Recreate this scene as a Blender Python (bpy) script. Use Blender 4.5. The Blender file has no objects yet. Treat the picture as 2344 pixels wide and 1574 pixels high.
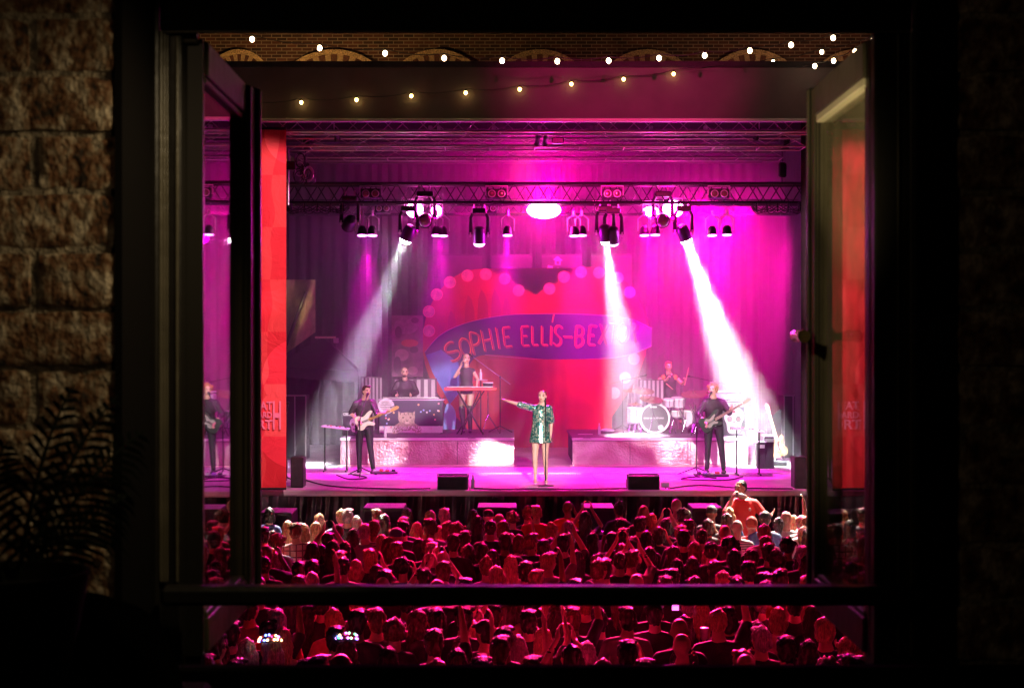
import bpy, bmesh, math, random
from mathutils import Vector, Matrix, noise as mnoise
R = math.radians
rnd = random.Random(7)
scene = bpy.context.scene
C = scene.collection
CAMZ = 4.16
STAGE = 1.60
F = 50 / 36 * 2344

# ---------------------------------------------------------------- camera, world, exposure
cam_d = bpy.data.cameras.new('camera'); cam = bpy.data.objects.new('camera', cam_d); C.objects.link(cam)
cam.location = (0, 0, CAMZ); cam.rotation_euler = (R(90), 0, 0)
cam_d.lens = 50; cam_d.sensor_width = 36; cam_d.clip_start = 0.05; cam_d.clip_end = 3000
cam_d.dof.use_dof = True; cam_d.dof.focus_distance = 25.5; cam_d.dof.aperture_fstop = 11
scene.camera = cam
w = bpy.data.worlds.new('World'); scene.world = w; w.use_nodes = True
nt = w.node_tree
sky = nt.nodes.new('ShaderNodeTexSky'); sky.sky_type = 'NISHITA'; sky.sun_disc = False
sky.sun_elevation = R(1.0); sky.sun_rotation = R(200)
nt.nodes['Background'].inputs[1].default_value = 0.0006
nt.links.new(sky.outputs[0], nt.nodes['Background'].inputs[0])
scene.view_settings.view_transform = 'Standard'; scene.view_settings.look = 'None'
scene.view_settings.exposure = 0; scene.view_settings.gamma = 1
scene.view_settings.use_curve_mapping = False
cy = scene.cycles
cy.use_denoising = True
cy.max_bounces = 5; cy.diffuse_bounces = 2; cy.glossy_bounces = 3; cy.transmission_bounces = 4
cy.volume_bounces = 0; cy.transparent_max_bounces = 8
cy.sample_clamp_indirect = 6; cy.sample_clamp_direct = 0
cy.use_light_tree = True
cy.caustics_reflective = False; cy.caustics_refractive = False

def lightobj(name, kind, loc, target, power, col, size=45, blend=.4, radius=.06):
    l = bpy.data.lights.new(name, kind); l.energy = power; l.color = col
    if kind == 'SPOT':
        l.spot_size = R(size); l.spot_blend = blend; l.shadow_soft_size = radius
    elif kind == 'POINT':
        l.shadow_soft_size = radius
    o = bpy.data.objects.new(name, l); C.objects.link(o); o.location = loc
    if target is not None:
        o.rotation_euler = (Vector(target) - Vector(loc)).to_track_quat('-Z', 'Y').to_euler()
    return o

def P(u, v, d):
    """a point of the place at distance d, at source pixel (u, v) of the photograph"""
    return Vector(((u - 1172) / F * d, d, CAMZ - (v - 787) / F * d))
def onstage(u, v, z=STAGE):
    d = (CAMZ - z) * F / (v - 787)
    return Vector(((u - 1172) / F * d, d, z))
RISER = STAGE + .59

# lamps: colours
MAG = (1, .0, .42); PINK = (1, .02, .3); RED = (1, .008, .085); VIO = (.75, .0, 1); WHT = (1, .86, .95)
HAZE = 0.036
# white beams: three narrow spots
def Sbeam(u, v, tgt, pw, spread, size):
    c = P(u, v, 28.75); d = (Vector(tgt) - c).normalized()
    l = bpy.data.lights.new('beam_lamp', 'AREA'); l.shape = 'DISK'; l.size = size; l.spread = R(spread); l.energy = pw; l.color = (.93, .9, 1)
    o = bpy.data.objects.new('beam_lamp', l); C.objects.link(o); o.location = c + d * .09; o.rotation_euler = d.to_track_quat('-Z', 'Y').to_euler()
BT = [P(783, 905, 29.6), P(1440, 900, 30.2), P(1695, 900, 29.6)]
Sbeam(928, 550, BT[0], 62, 18, .17)
Sbeam(1388, 551, BT[1], 220, 20, .17)
Sbeam(1571, 550, BT[2], 430, 20, .20)
# glow of the lamp faces in the haze
for (u, v, p, c_) in ((928, 552, 40, (.9, .75, 1)), (1388, 553, 40, (.9, .8, 1)), (1571, 552, 90, (.95, .85, 1)), (949, 480, 130, (1, 0, .5)), (999, 483, 25, (1, 0, .5)), (1232, 481, 150, (1, 0, .42)), (1258, 481, 150, (1, 0, .42)), (1490, 484, 110, (1, 0, .45)), (1541, 478, 260, (1, 0, .45)), (840, 548, 30, (.9, 0, 1)), (1006, 548, 35, (1, 0, 1)), (1162, 548, 50, (1, 0, 1)), (1322, 548, 60, (1, 0, 1)), (1487, 548, 70, (1, 0, 1)), (1647, 548, 60, (1, 0, 1))):
    lightobj('lamp_glow', 'POINT', P(u, v, 28.7), None, p * 1.1, c_, radius=.1)
# violet wash lamps pointing down
for u in (840, 1006, 1162, 1322, 1487, 1647):
    c = P(u, 545, 28.7); lightobj('wash_lamp', 'SPOT', c + Vector((0, 0, -.05)), c + Vector((0, -.35, -3)), 4200, (1, .0, .72), 40, .6, .09)
# pink lamps on the truss: they face the audience and light the haze
for (u, v, p) in ((949, 480, 1300), (1245, 481, 9000), (1490, 484, 9000), (1541, 478, 14000)):
    c = P(u, v, 28.82); lightobj('pink_lamp', 'SPOT', c, c + Vector((0, -3, -3.2)), p, (1, .0, .36), 80, .6, .12)
# floods onto the backdrop and the haze from the rear truss
for (u, v, tu, tv, p, s) in ((1060, 470, 1080, 700, 250, 70), (1400, 470, 1470, 700, 900, 70), (1600, 480, 1630, 660, 13000, 100), (1700, 470, 1690, 760, 3000, 90), (1250, 465, 1250, 330, 6500, 120)):
    c = P(u, v, 30.6); lightobj('backdrop_flood', 'SPOT', c, P(tu, tv, 35.5), p, (1, .0, .36), s, .95, .12)
# red flood low on the heart cloth
lightobj('heart_flood', 'SPOT', P(1200, 300, 29.5), P(1200, 930, 35.3), 1100, (1, .12, .2), 40, .7, .1)
# front wash from the bar under the roof edge
for (u, tx, col, p) in ((1000, -2.6, (1, .04, .66), 1100), (1240, .6, (1, .04, .6), 1500), (1480, 3.2, (1, .04, .66), 1300)):
    c = P(u, 300, 25.7); lightobj('front_wash', 'SPOT', c, (tx, 28.0, STAGE + .1), p * .8, col, 62, .6, .1)
# unseen spots added over the viewpoint to brighten the band and risers
for (tx, ty, tz, p, s) in ((.5, 25.8, 2.45, 58000, 4.3), (-3.0, 28.3, 2.4, 40000, 4.2), (4.0, 28.3, 2.4, 40000, 4.2), (-1.0, 31.3, 3.3, 60000, 3.8), (-2.45, 31.9, 3.1, 60000, 3.2), (3.3, 32.4, 3.0, 50000, 4.4), (-1.6, 30.2, 1.8, 2600, 7), (2.8, 30.2, 1.8, 2600, 7), (3.15, 31.4, 2.6, 38000, 3.6)):
    lightobj('unseen_front_spot', 'SPOT', (2.5, -1.0, 9.0), (tx, ty, tz), p, (1, .84, .86), s, .5, .08)
# red wash over the audience from the front truss, aimed steeply down
for (x, p) in ((-3.6, 14000), (.6, 18000), (4.6, 14000)):
    lightobj('audience_wash', 'SPOT', (x, 27.1, 7.0), (x * .8, 18.6, 1.6), p, RED, 31, .4, .12)
for (x, p) in ((-2.4, 36000), (.8, 38000), (3.8, 36000)):
    lightobj('audience_wash', 'SPOT', (x, 27.1, 6.7), (x * .40, 12.4, 1.4), p * 1.0, (1, .02, .17), 16, .5, .10)
# unseen spots added for the banners; white side spill at the barrier ends
for (bx, fx) in ((-4.55, -.6), (5.9, 1.9)):
    for tz in (6.2, 3.2):
        lightobj('unseen_banner_spot', 'SPOT', (fx, 17.5, 8.6), (bx, 24.8, tz), 5200, (1, .46, .55), 21, .5, .1)
lightobj('spill_lamp', 'SPOT', (-3.4, 25.4, 7.8), (-3.15, 21.3, 1.7), 30000, (1, .93, .8), 24, .35, .1)
lightobj('spill_lamp', 'SPOT', (5.2, 25.4, 7.8), (4.2, 21.2, 1.7), 30000, (1, .93, .8), 24, .35, .1)
lightobj('canvas_fill', 'POINT', P(690, 700, 34.9), None, 6, (1, .72, .3), radius=.1)  # added point light without a fixture, turns the canvas golden
# added lights with no fixtures: far building and roof fascia
lightobj('building_fill', 'SPOT', (-6, 38.4, 10.2), (-6, 42, 11.6), 430, (1, .55, .2), 165, .4, .2)
lightobj('building_fill', 'SPOT', (8, 38.4, 10.2), (8, 42, 11.6), 210, (1, .5, .28), 165, .4, .2)
lightobj('pink_bounce_fill', 'SPOT', (1.5, 3.0, 9.5), (1.9, 24, 8.9), 20000, (1, .0, .22), 14, .9, .2)  # stands in for pink light bounced off the crowd onto the fascia
lightobj('fascia_warm_fill', 'SPOT', (2.5, 3.0, 9.5), (4.5, 24, 8.6), 900, (1, .4, .4), 26, .9, .2)  # added spot that lifts the fascia, no lamp hangs there
# unseen lamp inferred for the bricks, plus two spots added for the right leaf
lightobj('unseen_window_lamp', 'SPOT', (-.02, 1.78, CAMZ + .47), (-.46, 1.91, CAMZ + .12), 10, (1, .76, .42), 80, 1., .03)
lightobj('unseen_window_lamp', 'SPOT', (.05, 1.6, CAMZ - .44), (.52, 2.36, CAMZ + .41), 46, (1, .80, .40), 24, .7, .02)
lightobj('unseen_window_lamp', 'SPOT', (-.25, 1.75, CAMZ + .48), (.53, 2.46, CAMZ + .0), 9, (1, .80, .42), 27, .8, .03)
lightobj('room_fill', 'POINT', (-.7, .7, CAMZ + .7), None, 1.3, (1, .7, .4), radius=.05)  # added fill so the dark wall faces show faintly


# ---------------------------------------------------------------- materials
M = {}
def mat(name, col, rough=.6, metal=0., vary=.0, scale=8, bump=0., bscale=60, emit=0., ecol=None, spec=.5, coat=0., col2=None, detail=4, distort=0.):
    if name in M: return M[name]
    m = bpy.data.materials.new(name); m.use_nodes = True; n = m.node_tree; b = n.nodes['Principled BSDF']
    b.inputs['Base Color'].default_value = (*col, 1); b.inputs['Roughness'].default_value = rough
    b.inputs['Metallic'].default_value = metal; b.inputs['Specular IOR Level'].default_value = spec
    b.inputs['Coat Weight'].default_value = coat
    if vary or bump or col2:
        tc = n.nodes.new('ShaderNodeTexCoord')
    if vary or col2:
        t = n.nodes.new('ShaderNodeTexNoise'); t.inputs['Scale'].default_value = scale; t.inputs['Detail'].default_value = detail
        t.inputs['Distortion'].default_value = distort
        n.links.new(tc.outputs['Object'], t.inputs[0])
        r = n.nodes.new('ShaderNodeValToRGB'); r.color_ramp.elements[0].position = .35; r.color_ramp.elements[1].position = .65
        c2 = col2 or tuple(min(1, c * (1 + vary)) for c in col); c1 = col if col2 else tuple(c * (1 - vary) for c in col)
        r.color_ramp.elements[0].color = (*c1, 1); r.color_ramp.elements[1].color = (*c2, 1)
        n.links.new(t.outputs[0], r.inputs[0]); n.links.new(r.outputs[0], b.inputs['Base Color'])
    if bump:
        t2 = n.nodes.new('ShaderNodeTexNoise'); t2.inputs['Scale'].default_value = bscale; t2.inputs['Detail'].default_value = 5
        n.links.new(tc.outputs['Object'], t2.inputs[0])
        bp = n.nodes.new('ShaderNodeBump'); bp.inputs['Strength'].default_value = bump; bp.inputs['Distance'].default_value = .02
        n.links.new(t2.outputs[0], bp.inputs['Height']); n.links.new(bp.outputs[0], b.inputs['Normal'])
    if emit:
        b.inputs['Emission Color'].default_value = (*(ecol or col), 1); b.inputs['Emission Strength'].default_value = emit
    M[name] = m
    return m

# ---------------------------------------------------------------- mesh helpers
class MB:
    def __init__(s): s.v = []; s.f = []; s.mi = []; s.cur = 0
    def add(s, vs, fs):
        o = len(s.v); s.v += [tuple(x) for x in vs]
        for f in fs: s.f.append(tuple(i + o for i in f)); s.mi.append(s.cur)
        return s
    def box(s, c, size, rot=None, bev=0.):
        c = Vector(c); x, y, z = (q / 2 for q in size)
        if bev:
            b = min(bev, x * .9, y * .9, z * .9); vs = []
            for sx in (-1, 1):
                for sy in (-1, 1):
                    for sz in (-1, 1):
                        vs += [(sx * x, sy * (y - b), sz * (z - b)), (sx * (x - b), sy * y, sz * (z - b)), (sx * (x - b), sy * (y - b), sz * z)]
            bm = bmesh.new()
            for q in vs: bm.verts.new(q)
            bmesh.ops.convex_hull(bm, input=bm.verts[:])
            bmesh.ops.dissolve_limit(bm, angle_limit=.02, verts=bm.verts[:], edges=bm.edges[:])
            bm.verts.index_update()
            vs = [v.co.copy() for v in bm.verts]; fs = [[v.index for v in f.verts] for f in bm.faces]; bm.free()
        else:
            vs = [Vector((a * x, b_ * y, g * z)) for a in (-1, 1) for b_ in (-1, 1) for g in (-1, 1)]
            fs = [(0, 1, 3, 2), (4, 6, 7, 5), (0, 4, 5, 1), (2, 3, 7, 6), (0, 2, 6, 4), (1, 5, 7, 3)]
        if rot is not None:
            m = rot if isinstance(rot, Matrix) else Matrix.Rotation(rot, 3, 'Z')
            vs = [m @ q for q in vs]
        return s.add([q + c for q in vs], fs)
    def tube(s, pts, r, n=8, cap=True, closed=False, flat=1.):
        pts = [Vector(p) for p in pts]; k = len(pts)
        rr = r if isinstance(r, (list, tuple)) else [r] * k
        vs = []; fs = []; up = None
        for i, p in enumerate(pts):
            a = pts[(i - 1) % k] if (i or closed) else p; b = pts[(i + 1) % k] if (i < k - 1 or closed) else p
            t = (b - a)
            t = t.normalized() if t.length > 1e-9 else Vector((0, 0, 1))
            if up is None:
                up = Vector((0, 0, 1)) if abs(t.z) < .9 else Vector((1, 0, 0))
            e1 = (up - t * up.dot(t))
            e1 = e1.normalized() if e1.length > 1e-6 else t.orthogonal().normalized()
            e2 = t.cross(e1); up = e1
            for j in range(n):
                q = 2 * math.pi * j / n
                vs.append(p + e1 * math.cos(q) * rr[i] + e2 * math.sin(q) * rr[i] * flat)
        rng = k if closed else k - 1
        for i in range(rng):
            for j in range(n):
                a = i * n + j; b = i * n + (j + 1) % n; c = ((i + 1) % k) * n + (j + 1) % n; d = ((i + 1) % k) * n + j
                fs.append((a, b, c, d))
        if cap and not closed:
            fs.append(tuple(range(n))[::-1]); fs.append(tuple((k - 1) * n + j for j in range(n)))
        return s.add(vs, fs)
    def cyl(s, a, b, r0, r1=None, n=12): return s.tube([a, b], [r0, r0 if r1 is None else r1], n)
    def lathe(s, c, prof, n=20, axis=(0, 0, 1)):
        q = Vector(axis).to_track_quat('Z', 'Y'); c = Vector(c); vs = []; fs = []
        for (r, z) in prof:
            for j in range(n):
                a = 2 * math.pi * j / n; vs.append(c + q @ Vector((r * math.cos(a), r * math.sin(a), z)))
        for i in range(len(prof) - 1):
            for j in range(n):
                fs.append((i * n + j, i * n + (j + 1) % n, (i + 1) * n + (j + 1) % n, (i + 1) * n + j))
        fs.append(tuple(range(n))[::-1]); fs.append(tuple((len(prof) - 1) * n + j for j in range(n)))
        return s.add(vs, fs)
    def ell(s, c, r, n=12, m=8, rot=None):
        if not isinstance(r, (tuple, list)): r = (r, r, r)
        vs = []; fs = []; c = Vector(c)
        for i in range(1, m):
            t = math.pi * i / m
            for j in range(n):
                a = 2 * math.pi * j / n
                vs.append(Vector((r[0] * math.sin(t) * math.cos(a), r[1] * math.sin(t) * math.sin(a), r[2] * math.cos(t))))
        vs += [Vector((0, 0, r[2])), Vector((0, 0, -r[2]))]
        for i in range(m - 2):
            for j in range(n):
                fs.append((i * n + j, (i + 1) * n + j, (i + 1) * n + (j + 1) % n, i * n + (j + 1) % n))
        T = len(vs) - 2
        for j in range(n):
            fs.append((T, j, (j + 1) % n)); fs.append((T + 1, (m - 2) * n + (j + 1) % n, (m - 2) * n + j))
        if rot is not None: vs = [rot @ q for q in vs]
        return s.add([q + c for q in vs], fs)
    def prism(s, poly, a, b):
        """poly: 3-D points of an outline, extruded from offset vector a to b"""
        poly = [Vector(p) for p in poly]; k = len(poly); a = Vector(a); b = Vector(b)
        vs = [p + a for p in poly] + [p + b for p in poly]
        fs = [tuple(range(k))[::-1], tuple(range(k, 2 * k))] + [(i, (i + 1) % k, k + (i + 1) % k, k + i) for i in range(k)]
        return s.add(vs, fs)
    def grid(s, fn, nu, nv):
        vs = [fn(i / nu, j / nv) for j in range(nv + 1) for i in range(nu + 1)]
        fs = [(j * (nu + 1) + i, j * (nu + 1) + i + 1, (j + 1) * (nu + 1) + i + 1, (j + 1) * (nu + 1) + i) for j in range(nv) for i in range(nu)]
        return s.add(vs, fs)
    def mesh(s, name, mats, off=None, smooth=False):
        me = bpy.data.meshes.new(name)
        vs = s.v if off is None else [tuple(Vector(q) - off) for q in s.v]
        me.from_pydata(vs, [], s.f)
        for m in (mats if isinstance(mats, (list, tuple)) else [mats]): me.materials.append(m)
        me.polygons.foreach_set('material_index', s.mi)
        bm = bmesh.new(); bm.from_mesh(me); bmesh.ops.recalc_face_normals(bm, faces=bm.faces[:]); bm.to_mesh(me); bm.free()
        if smooth:
            me.polygons.foreach_set('use_smooth', [True] * len(me.polygons))
            try: me.set_sharp_from_angle(angle=R(40))
            except Exception: pass
        me.update()
        return me
    def build(s, name, mats, parent=None, smooth=False):
        off = wloc(parent) if parent else None
        o = bpy.data.objects.new(name, s.mesh(name, mats, off, smooth)); C.objects.link(o)
        if parent: o.parent = parent
        return o

def wloc(o):
    q = Vector((0, 0, 0))
    while o: q = q + Vector(o.location); o = o.parent
    return q
def thing(name, label, cat, loc=(0, 0, 0), group=None, rz=0):
    o = bpy.data.objects.new(name, None); C.objects.link(o); o.location = loc; o.rotation_euler = (0, 0, rz); o.empty_display_size = .1
    o['label'] = label; o['category'] = cat
    if group: o['group'] = group
    return o
def tag(o, label, cat, group=None):
    o['label'] = label; o['category'] = cat
    if group: o['group'] = group
    return o
def struct(o): o['kind'] = 'structure'; return o
def dup(root, loc, rz=None, label=None):
    def cp(o, par):
        c = o.copy(); C.objects.link(c)
        c.parent = par
        for ch in [x for x in bpy.data.objects if x.parent == o]: cp(ch, c)
        return c
    r = cp(root, root.parent); r.location = loc
    if rz is not None: r.rotation_euler = (0, 0, rz)
    if label: r['label'] = label
    return r
def put(mesh, name, parent, loc=(0, 0, 0), m=None, rot=None):
    o = bpy.data.objects.new(name, mesh); C.objects.link(o); o.parent = parent; o.location = loc
    if rot is not None: o.rotation_euler = rot
    if m:
        o.material_slots[0].link = 'OBJECT'; o.material_slots[0].material = m
    return o

black = mat('black_paint', (.012, .012, .013), .45, bump=.1)
blackmetal = mat('black_metal', (.02, .02, .022), .35, metal=.3)
alu = mat('aluminium', (.55, .55, .57), .32, metal=.9, vary=.1)
chrome = mat('chrome', (.8, .8, .82), .12, metal=1)
matte = mat('matte_black_cloth', (.016, .013, .018), .85, vary=.3, bump=.3, bscale=20)
# ================================================================ SETTING
# ground
g = MB(); g.grid(lambda a, b: (-400 + 800 * a, -5 + 900 * b, 0), 8, 8)
struct(g.build('ground', mat('tarmac', (.05, .048, .045), .8, vary=.25, bump=.3)))
sx0, sx1 = P(420, 0, 24.9).x, P(2060, 0, 24.9).x
FY = 2.56 * F / (1121 - 787)         # front edge of the stage
# ---- stage deck: boards 1.2 m deep
st = thing('stage', 'raised black stage floor with a pale metal front edge', 'stage', (0.6, FY, 0))
deckm = mat('stage_floor', (.42, .36, .4), .38, vary=.22, scale=1.7, bump=.05, bscale=8, detail=8)
yy = FY
k = 0
while yy < 36:
    xx = sx0
    while xx < sx1:
        x2 = min(xx + 2.44, sx1)
        MB().box(((xx + x2) / 2, yy + .61, STAGE - .03), (x2 - xx - .006, 1.214, .06)).build('panel', deckm, st)
        xx = x2
    yy += 1.22
e = MB().box(((sx0 + sx1) / 2, FY - .03, STAGE - .05), (sx1 - sx0, .05, .10), bev=.012).build('front_edge', mat('edge_alu', (.75, .72, .74), .35, metal=.6), st)
MB().box(((sx0 + sx1) / 2, FY - .065, STAGE - .085), (sx1 - sx0, .02, .025)).build('edge_lip', alu, st)
ln = onstage(1200, 1084)
MB().box(((sx0 + sx1) / 2, ln.y, STAGE + .012), (sx1 - sx0 - .6, .035, .02)).build('floor_strip', mat('strip', (.85, .8, .85), .4), st)
# legs/frame under
MB().box(((sx0 + sx1) / 2, FY + 5.6, .76), (sx1 - sx0 - .4, 10.6, 1.5)).build('substructure', matte, st)
# skirt, crinkled black plastic
def skirtf(a, b):
    x = sx0 + (sx1 - sx0) * a; z = (STAGE - .1) * (1 - b)
    y = FY - .10 + .03 * math.sin(x * 17 + math.sin(x * 3) * 3 + b * 1.3) + .02 * math.sin(x * 41 + b * 4) + .03 * mnoise.noise((x * 4, z * 2.5, 0))
    return (x, y - .06 * b, z)
s = MB().grid(skirtf, 420, 14).build('stage_skirt', mat('skirt_plastic', (.035, .032, .036), .28, bump=.5, bscale=14), None, True)
tag(s, 'crinkled black plastic skirt hanging from the stage front', 'skirt')

# ---- risers with mirror foil fronts
foil = mat('riser_foil', (.42, .10, .17), .2, metal=.7, vary=.3, scale=1.3, bump=.6, bscale=26, col2=(.95, .74, .8), detail=9, distort=.6)  # pink and white patches in the colour imitate reflections
topm = mat('riser_top', (.10, .08, .1), .5, vary=.3)
def riser(u0, u1, seams, label):
    a = onstage(u0, 1066); b = onstage(u1, 1066); y = a.y
    t = thing('drum_riser', label, 'riser', ((a.x + b.x) / 2, y, STAGE), 'band risers')
    MB().box(((a.x + b.x) / 2, y + 1.5, STAGE + .56), (b.x - a.x, 3.0, .06)).build('top', topm, t)
    MB().box(((a.x + b.x) / 2, y + 1.53, STAGE + .27), (b.x - a.x - .06, 2.9, .52)).build('body', matte, t)
    xs = [a.x] + [onstage(q, 1066).x for q in seams] + [b.x]
    for i in range(len(xs) - 1):
        x0, x1 = xs[i] + .006, xs[i + 1] - .006
        n = int((x1 - x0) / .12) + 1
        ph = rnd.random() * 9
        MB().grid(lambda p, q: (x0 + (x1 - x0) * p, y - .012 + .012 * mnoise.noise(((x0 + (x1 - x0) * p) * 3 + ph, q * 2, ph)), STAGE + .005 + .52 * q), n, 5).build('front_panel', foil, t, True)
    MB().box(((a.x + b.x) / 2, y - .01, STAGE + .565), (b.x - a.x + .01, .03, .05)).build('top_edge', mat('riser_edge', (.7, .62, .66), .4), t)
    MB().box(((a.x + b.x) / 2, y - .06, STAGE + .012), (b.x - a.x + .1, .12, .02)).build('base_batten', mat('batten', (.75, .6, .5), .6), t)
    for x in xs[:-1]:
        MB().box((x + .3, y - .02, STAGE + .592), (.16, .05, .008)).build('tape', black, t)
    return t
riser(779, 1177, [868, 1047], 'mirror foil fronted riser under the keyboard players')
riser(1310, 1712, [1442, 1580], 'mirror foil fronted riser under the drum kit')

# ---- roof, side walls, drapes
RY0, RY1 = 24.45, 36.6
zb = CAMZ + (787 - 275) / F * RY0
zt = CAMZ + (787 - 155) / F * RY0
xa, xb = P(430, 0, RY0).x, P(2060, 0, RY0).x
rf = thing('stage_roof', 'dark flat stage roof with long fascia above the trusses', 'roof', (.6, RY0, zb))
MB().box(((xa + xb) / 2, RY0, (zb + zt) / 2), (xb - xa, .10, zt - zb)).build('fascia', mat('fascia_cloth', (.075, .06, .065), .7, vary=.12, scale=2, bump=.08, bscale=4), rf)
MB().box(((xa + xb) / 2, RY0 - .04, zb - .012), (xb - xa, .12, .055), bev=.01).build('fascia_trim', mat('trim_grey', (.55, .5, .5), .5), rf)
MB().box(((xa + xb) / 2, (RY0 + RY1) / 2, zt + .04), (xb - xa, RY1 - RY0 + .2, .1)).build('deck', matte, rf)
for i in range(6):
    MB().box(((xa + xb) / 2, RY0 + 1.8 + i * 1.9, zt - .14), (xb - xa - .4, .08, .16)).build('rafter', blackmetal, rf)
def drape(name, x0, x1, y0, y1, z0, z1, m, label, fold=.06, per=.28, n=120, cat='drape', parent=None):
    L = math.hypot(x1 - x0, y1 - y0); nx, ny = -(y1 - y0) / L, (x1 - x0) / L
    def f(a, b):
        s_ = a * L; o = fold * math.sin(s_ / per * 6.28 + math.sin(s_ * 1.7) * 1.5 + .5 * mnoise.noise((s_, b * 3, 1))) * (.5 + .5 * b)
        return (x0 + (x1 - x0) * a + nx * o, y0 + (y1 - y0) * a + ny * o, z1 + (z0 - z1) * b)
    o = MB().grid(f, n, 10).build(name, m, parent, True)
    if not parent: tag(o, label, cat)
    return o
drapem = mat('drape_black', (.022, .016, .025), .8, vary=.2, bump=.15)
drape('back_drape', xa - .8, xb, 36.2, 36.2, STAGE, zt - .1, drapem, 'dark drape across the whole back of the stage', n=260)
drape('side_drape', xa - .8, xa - .8, 25.9, 36, STAGE, zt - .1, drapem, 'dark wing drape down the side by the guitarist', n=120)
drape('side_drape', xb - .4, xb - .4, 25.9, 36, STAGE, zt - .1, drapem, 'dark wing drape down the side beyond the spare bass', n=120)
x_r = P(1836, 0, 26.5).x
drape('leg_drape', x_r, x_r + 1.6, 26.6, 26.6, STAGE, zt - .6, drapem, 'narrow black drape hanging beside the handled casement', n=40, fold=.04)

# ---- red banners at both ends of the stage front
bannerm = bpy.data.materials.new('banner_print'); bannerm.use_nodes = True
n_ = bannerm.node_tree; bs = n_.nodes['Principled BSDF']; bs.inputs['Roughness'].default_value = .75
tc = n_.nodes.new('ShaderNodeTexCoord')
ck = n_.nodes.new('ShaderNodeTexChecker'); ck.inputs['Scale'].default_value = 1.1
ck.inputs['Color1'].default_value = (.88, .09, .09, 1); ck.inputs['Color2'].default_value = (.80, .025, .05, 1)
n_.links.new(tc.outputs['Object'], ck.inputs[0])
vr = n_.nodes.new('ShaderNodeTexVoronoi'); vr.inputs['Scale'].default_value = .55; vr.inputs['Randomness'].default_value = .7
n_.links.new(tc.outputs['Object'], vr.inputs[0])
rp = n_.nodes.new('ShaderNodeValToRGB'); rp.color_ramp.interpolation = 'CONSTANT'
rp.color_ramp.elements[0].color = (1, 1, 1, 1); rp.color_ramp.elements[1].position = .42; rp.color_ramp.elements[1].color = (.72, .45, .45, 1)
n_.links.new(vr.outputs[0], rp.inputs[0])
mx = n_.nodes.new('ShaderNodeMix'); mx.data_type = 'RGBA'; mx.blend_type = 'MULTIPLY'; mx.inputs[0].default_value = 1
n_.links.new(ck.outputs[0], mx.inputs[6]); n_.links.new(rp.outputs[0], mx.inputs[7]); n_.links.new(mx.outputs[2], bs.inputs['Base Color'])
t9 = n_.nodes.new('ShaderNodeTexNoise'); t9.inputs['Scale'].default_value = 2.2; t9.inputs['Detail'].default_value = 6; t9.inputs['Distortion'].default_value = 1.5
b9 = n_.nodes.new('ShaderNodeBump'); b9.inputs['Strength'].default_value = .8; b9.inputs['Distance'].default_value = .035; n_.links.new(tc.outputs['Object'], t9.inputs[0]); n_.links.new(t9.outputs[0], b9.inputs['Height']); n_.links.new(b9.outputs[0], bs.inputs['Normal'])
letm = mat('banner_letters', (.9, .25, .38), .7)
def text_mesh(txt, size, parent, x, y, z, m, name='lettering', ext=.004, align='LEFT', sx=1., bold=.0, rz=0, yaw=0):
    cu = bpy.data.curves.new('t', 'FONT'); cu.body = txt; cu.size = size; cu.extrude = ext; cu.align_x = align; cu.offset = bold; cu.resolution_u = 3
    ob = bpy.data.objects.new('t', cu); C.objects.link(ob)
    dg = bpy.context.evaluated_depsgraph_get(); me = bpy.data.meshes.new_from_object(ob.evaluated_get(dg))
    bpy.data.objects.remove(ob); bpy.data.curves.remove(cu)
    me.transform(Matrix.Scale(sx, 4, (1, 0, 0))); me.transform(Matrix.Rotation(R(90), 4, 'X'))
    if rz: me.transform(Matrix.Rotation(rz, 4, 'Y'))
    me.materials.clear(); me.materials.append(m)
    o = bpy.data.objects.new(name, me); C.objects.link(o)
    if parent: o.parent = parent
    o.location = Vector((x, y, z)) - (wloc(parent) if parent else Vector((0, 0, 0)))
    return o
def banner(u0, u1, label, txts):
    y = 24.75
    a = P(u0, 297, y); b = P(u1, 1118, y)
    t = thing('banner', label, 'banner', ((a.x + b.x) / 2, y, b.z), 'tall red banners flanking the stage')
    def f(p, q):
        return (a.x + (b.x - a.x) * p, y + .012 * math.sin(p * 7 + q * 2) + .012 * mnoise.noise((p * 3, q * 9, u0)), a.z + (b.z - a.z) * q)
    MB().grid(f, 16, 60).build('cloth', bannerm, t, True)
    MB().cyl((a.x, y, a.z + .02), (b.x, y, a.z + .02), .025).build('top_pole', blackmetal, t)
    MB().cyl((a.x, y, b.z), (b.x, y, b.z), .02).build('bottom_pole', blackmetal, t)
    for (tx, u, v, hpx, sxx, bd) in txts:
        q = P(u, v, y - .028)
        text_mesh(tx, hpx / F * y / .72, t, q.x, q.y, q.z, letm, 'lettering', sx=sxx, bold=bd)
banner(505, 655, 'tall bright red banner behind the leaf of the clean window casement', [
    ('AT', 596, 937, 19, .82, .004), ('ARD', 591, 956, 14, .80, .003), ('RT', 590, 981, 21, .95, .005), ('H', 623, 981, 65, .33, .012)])
banner(1868, 2006, 'tall red banner seen through the handled window casement', [
    ('VE AT', 1903, 936, 18, .95, .004), ('EVARD', 1904, 956, 15, .95, .003), ('ORT', 1903, 981, 22, 1.1, .005), ('H', 1975, 981, 65, .33, .012)])

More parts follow.
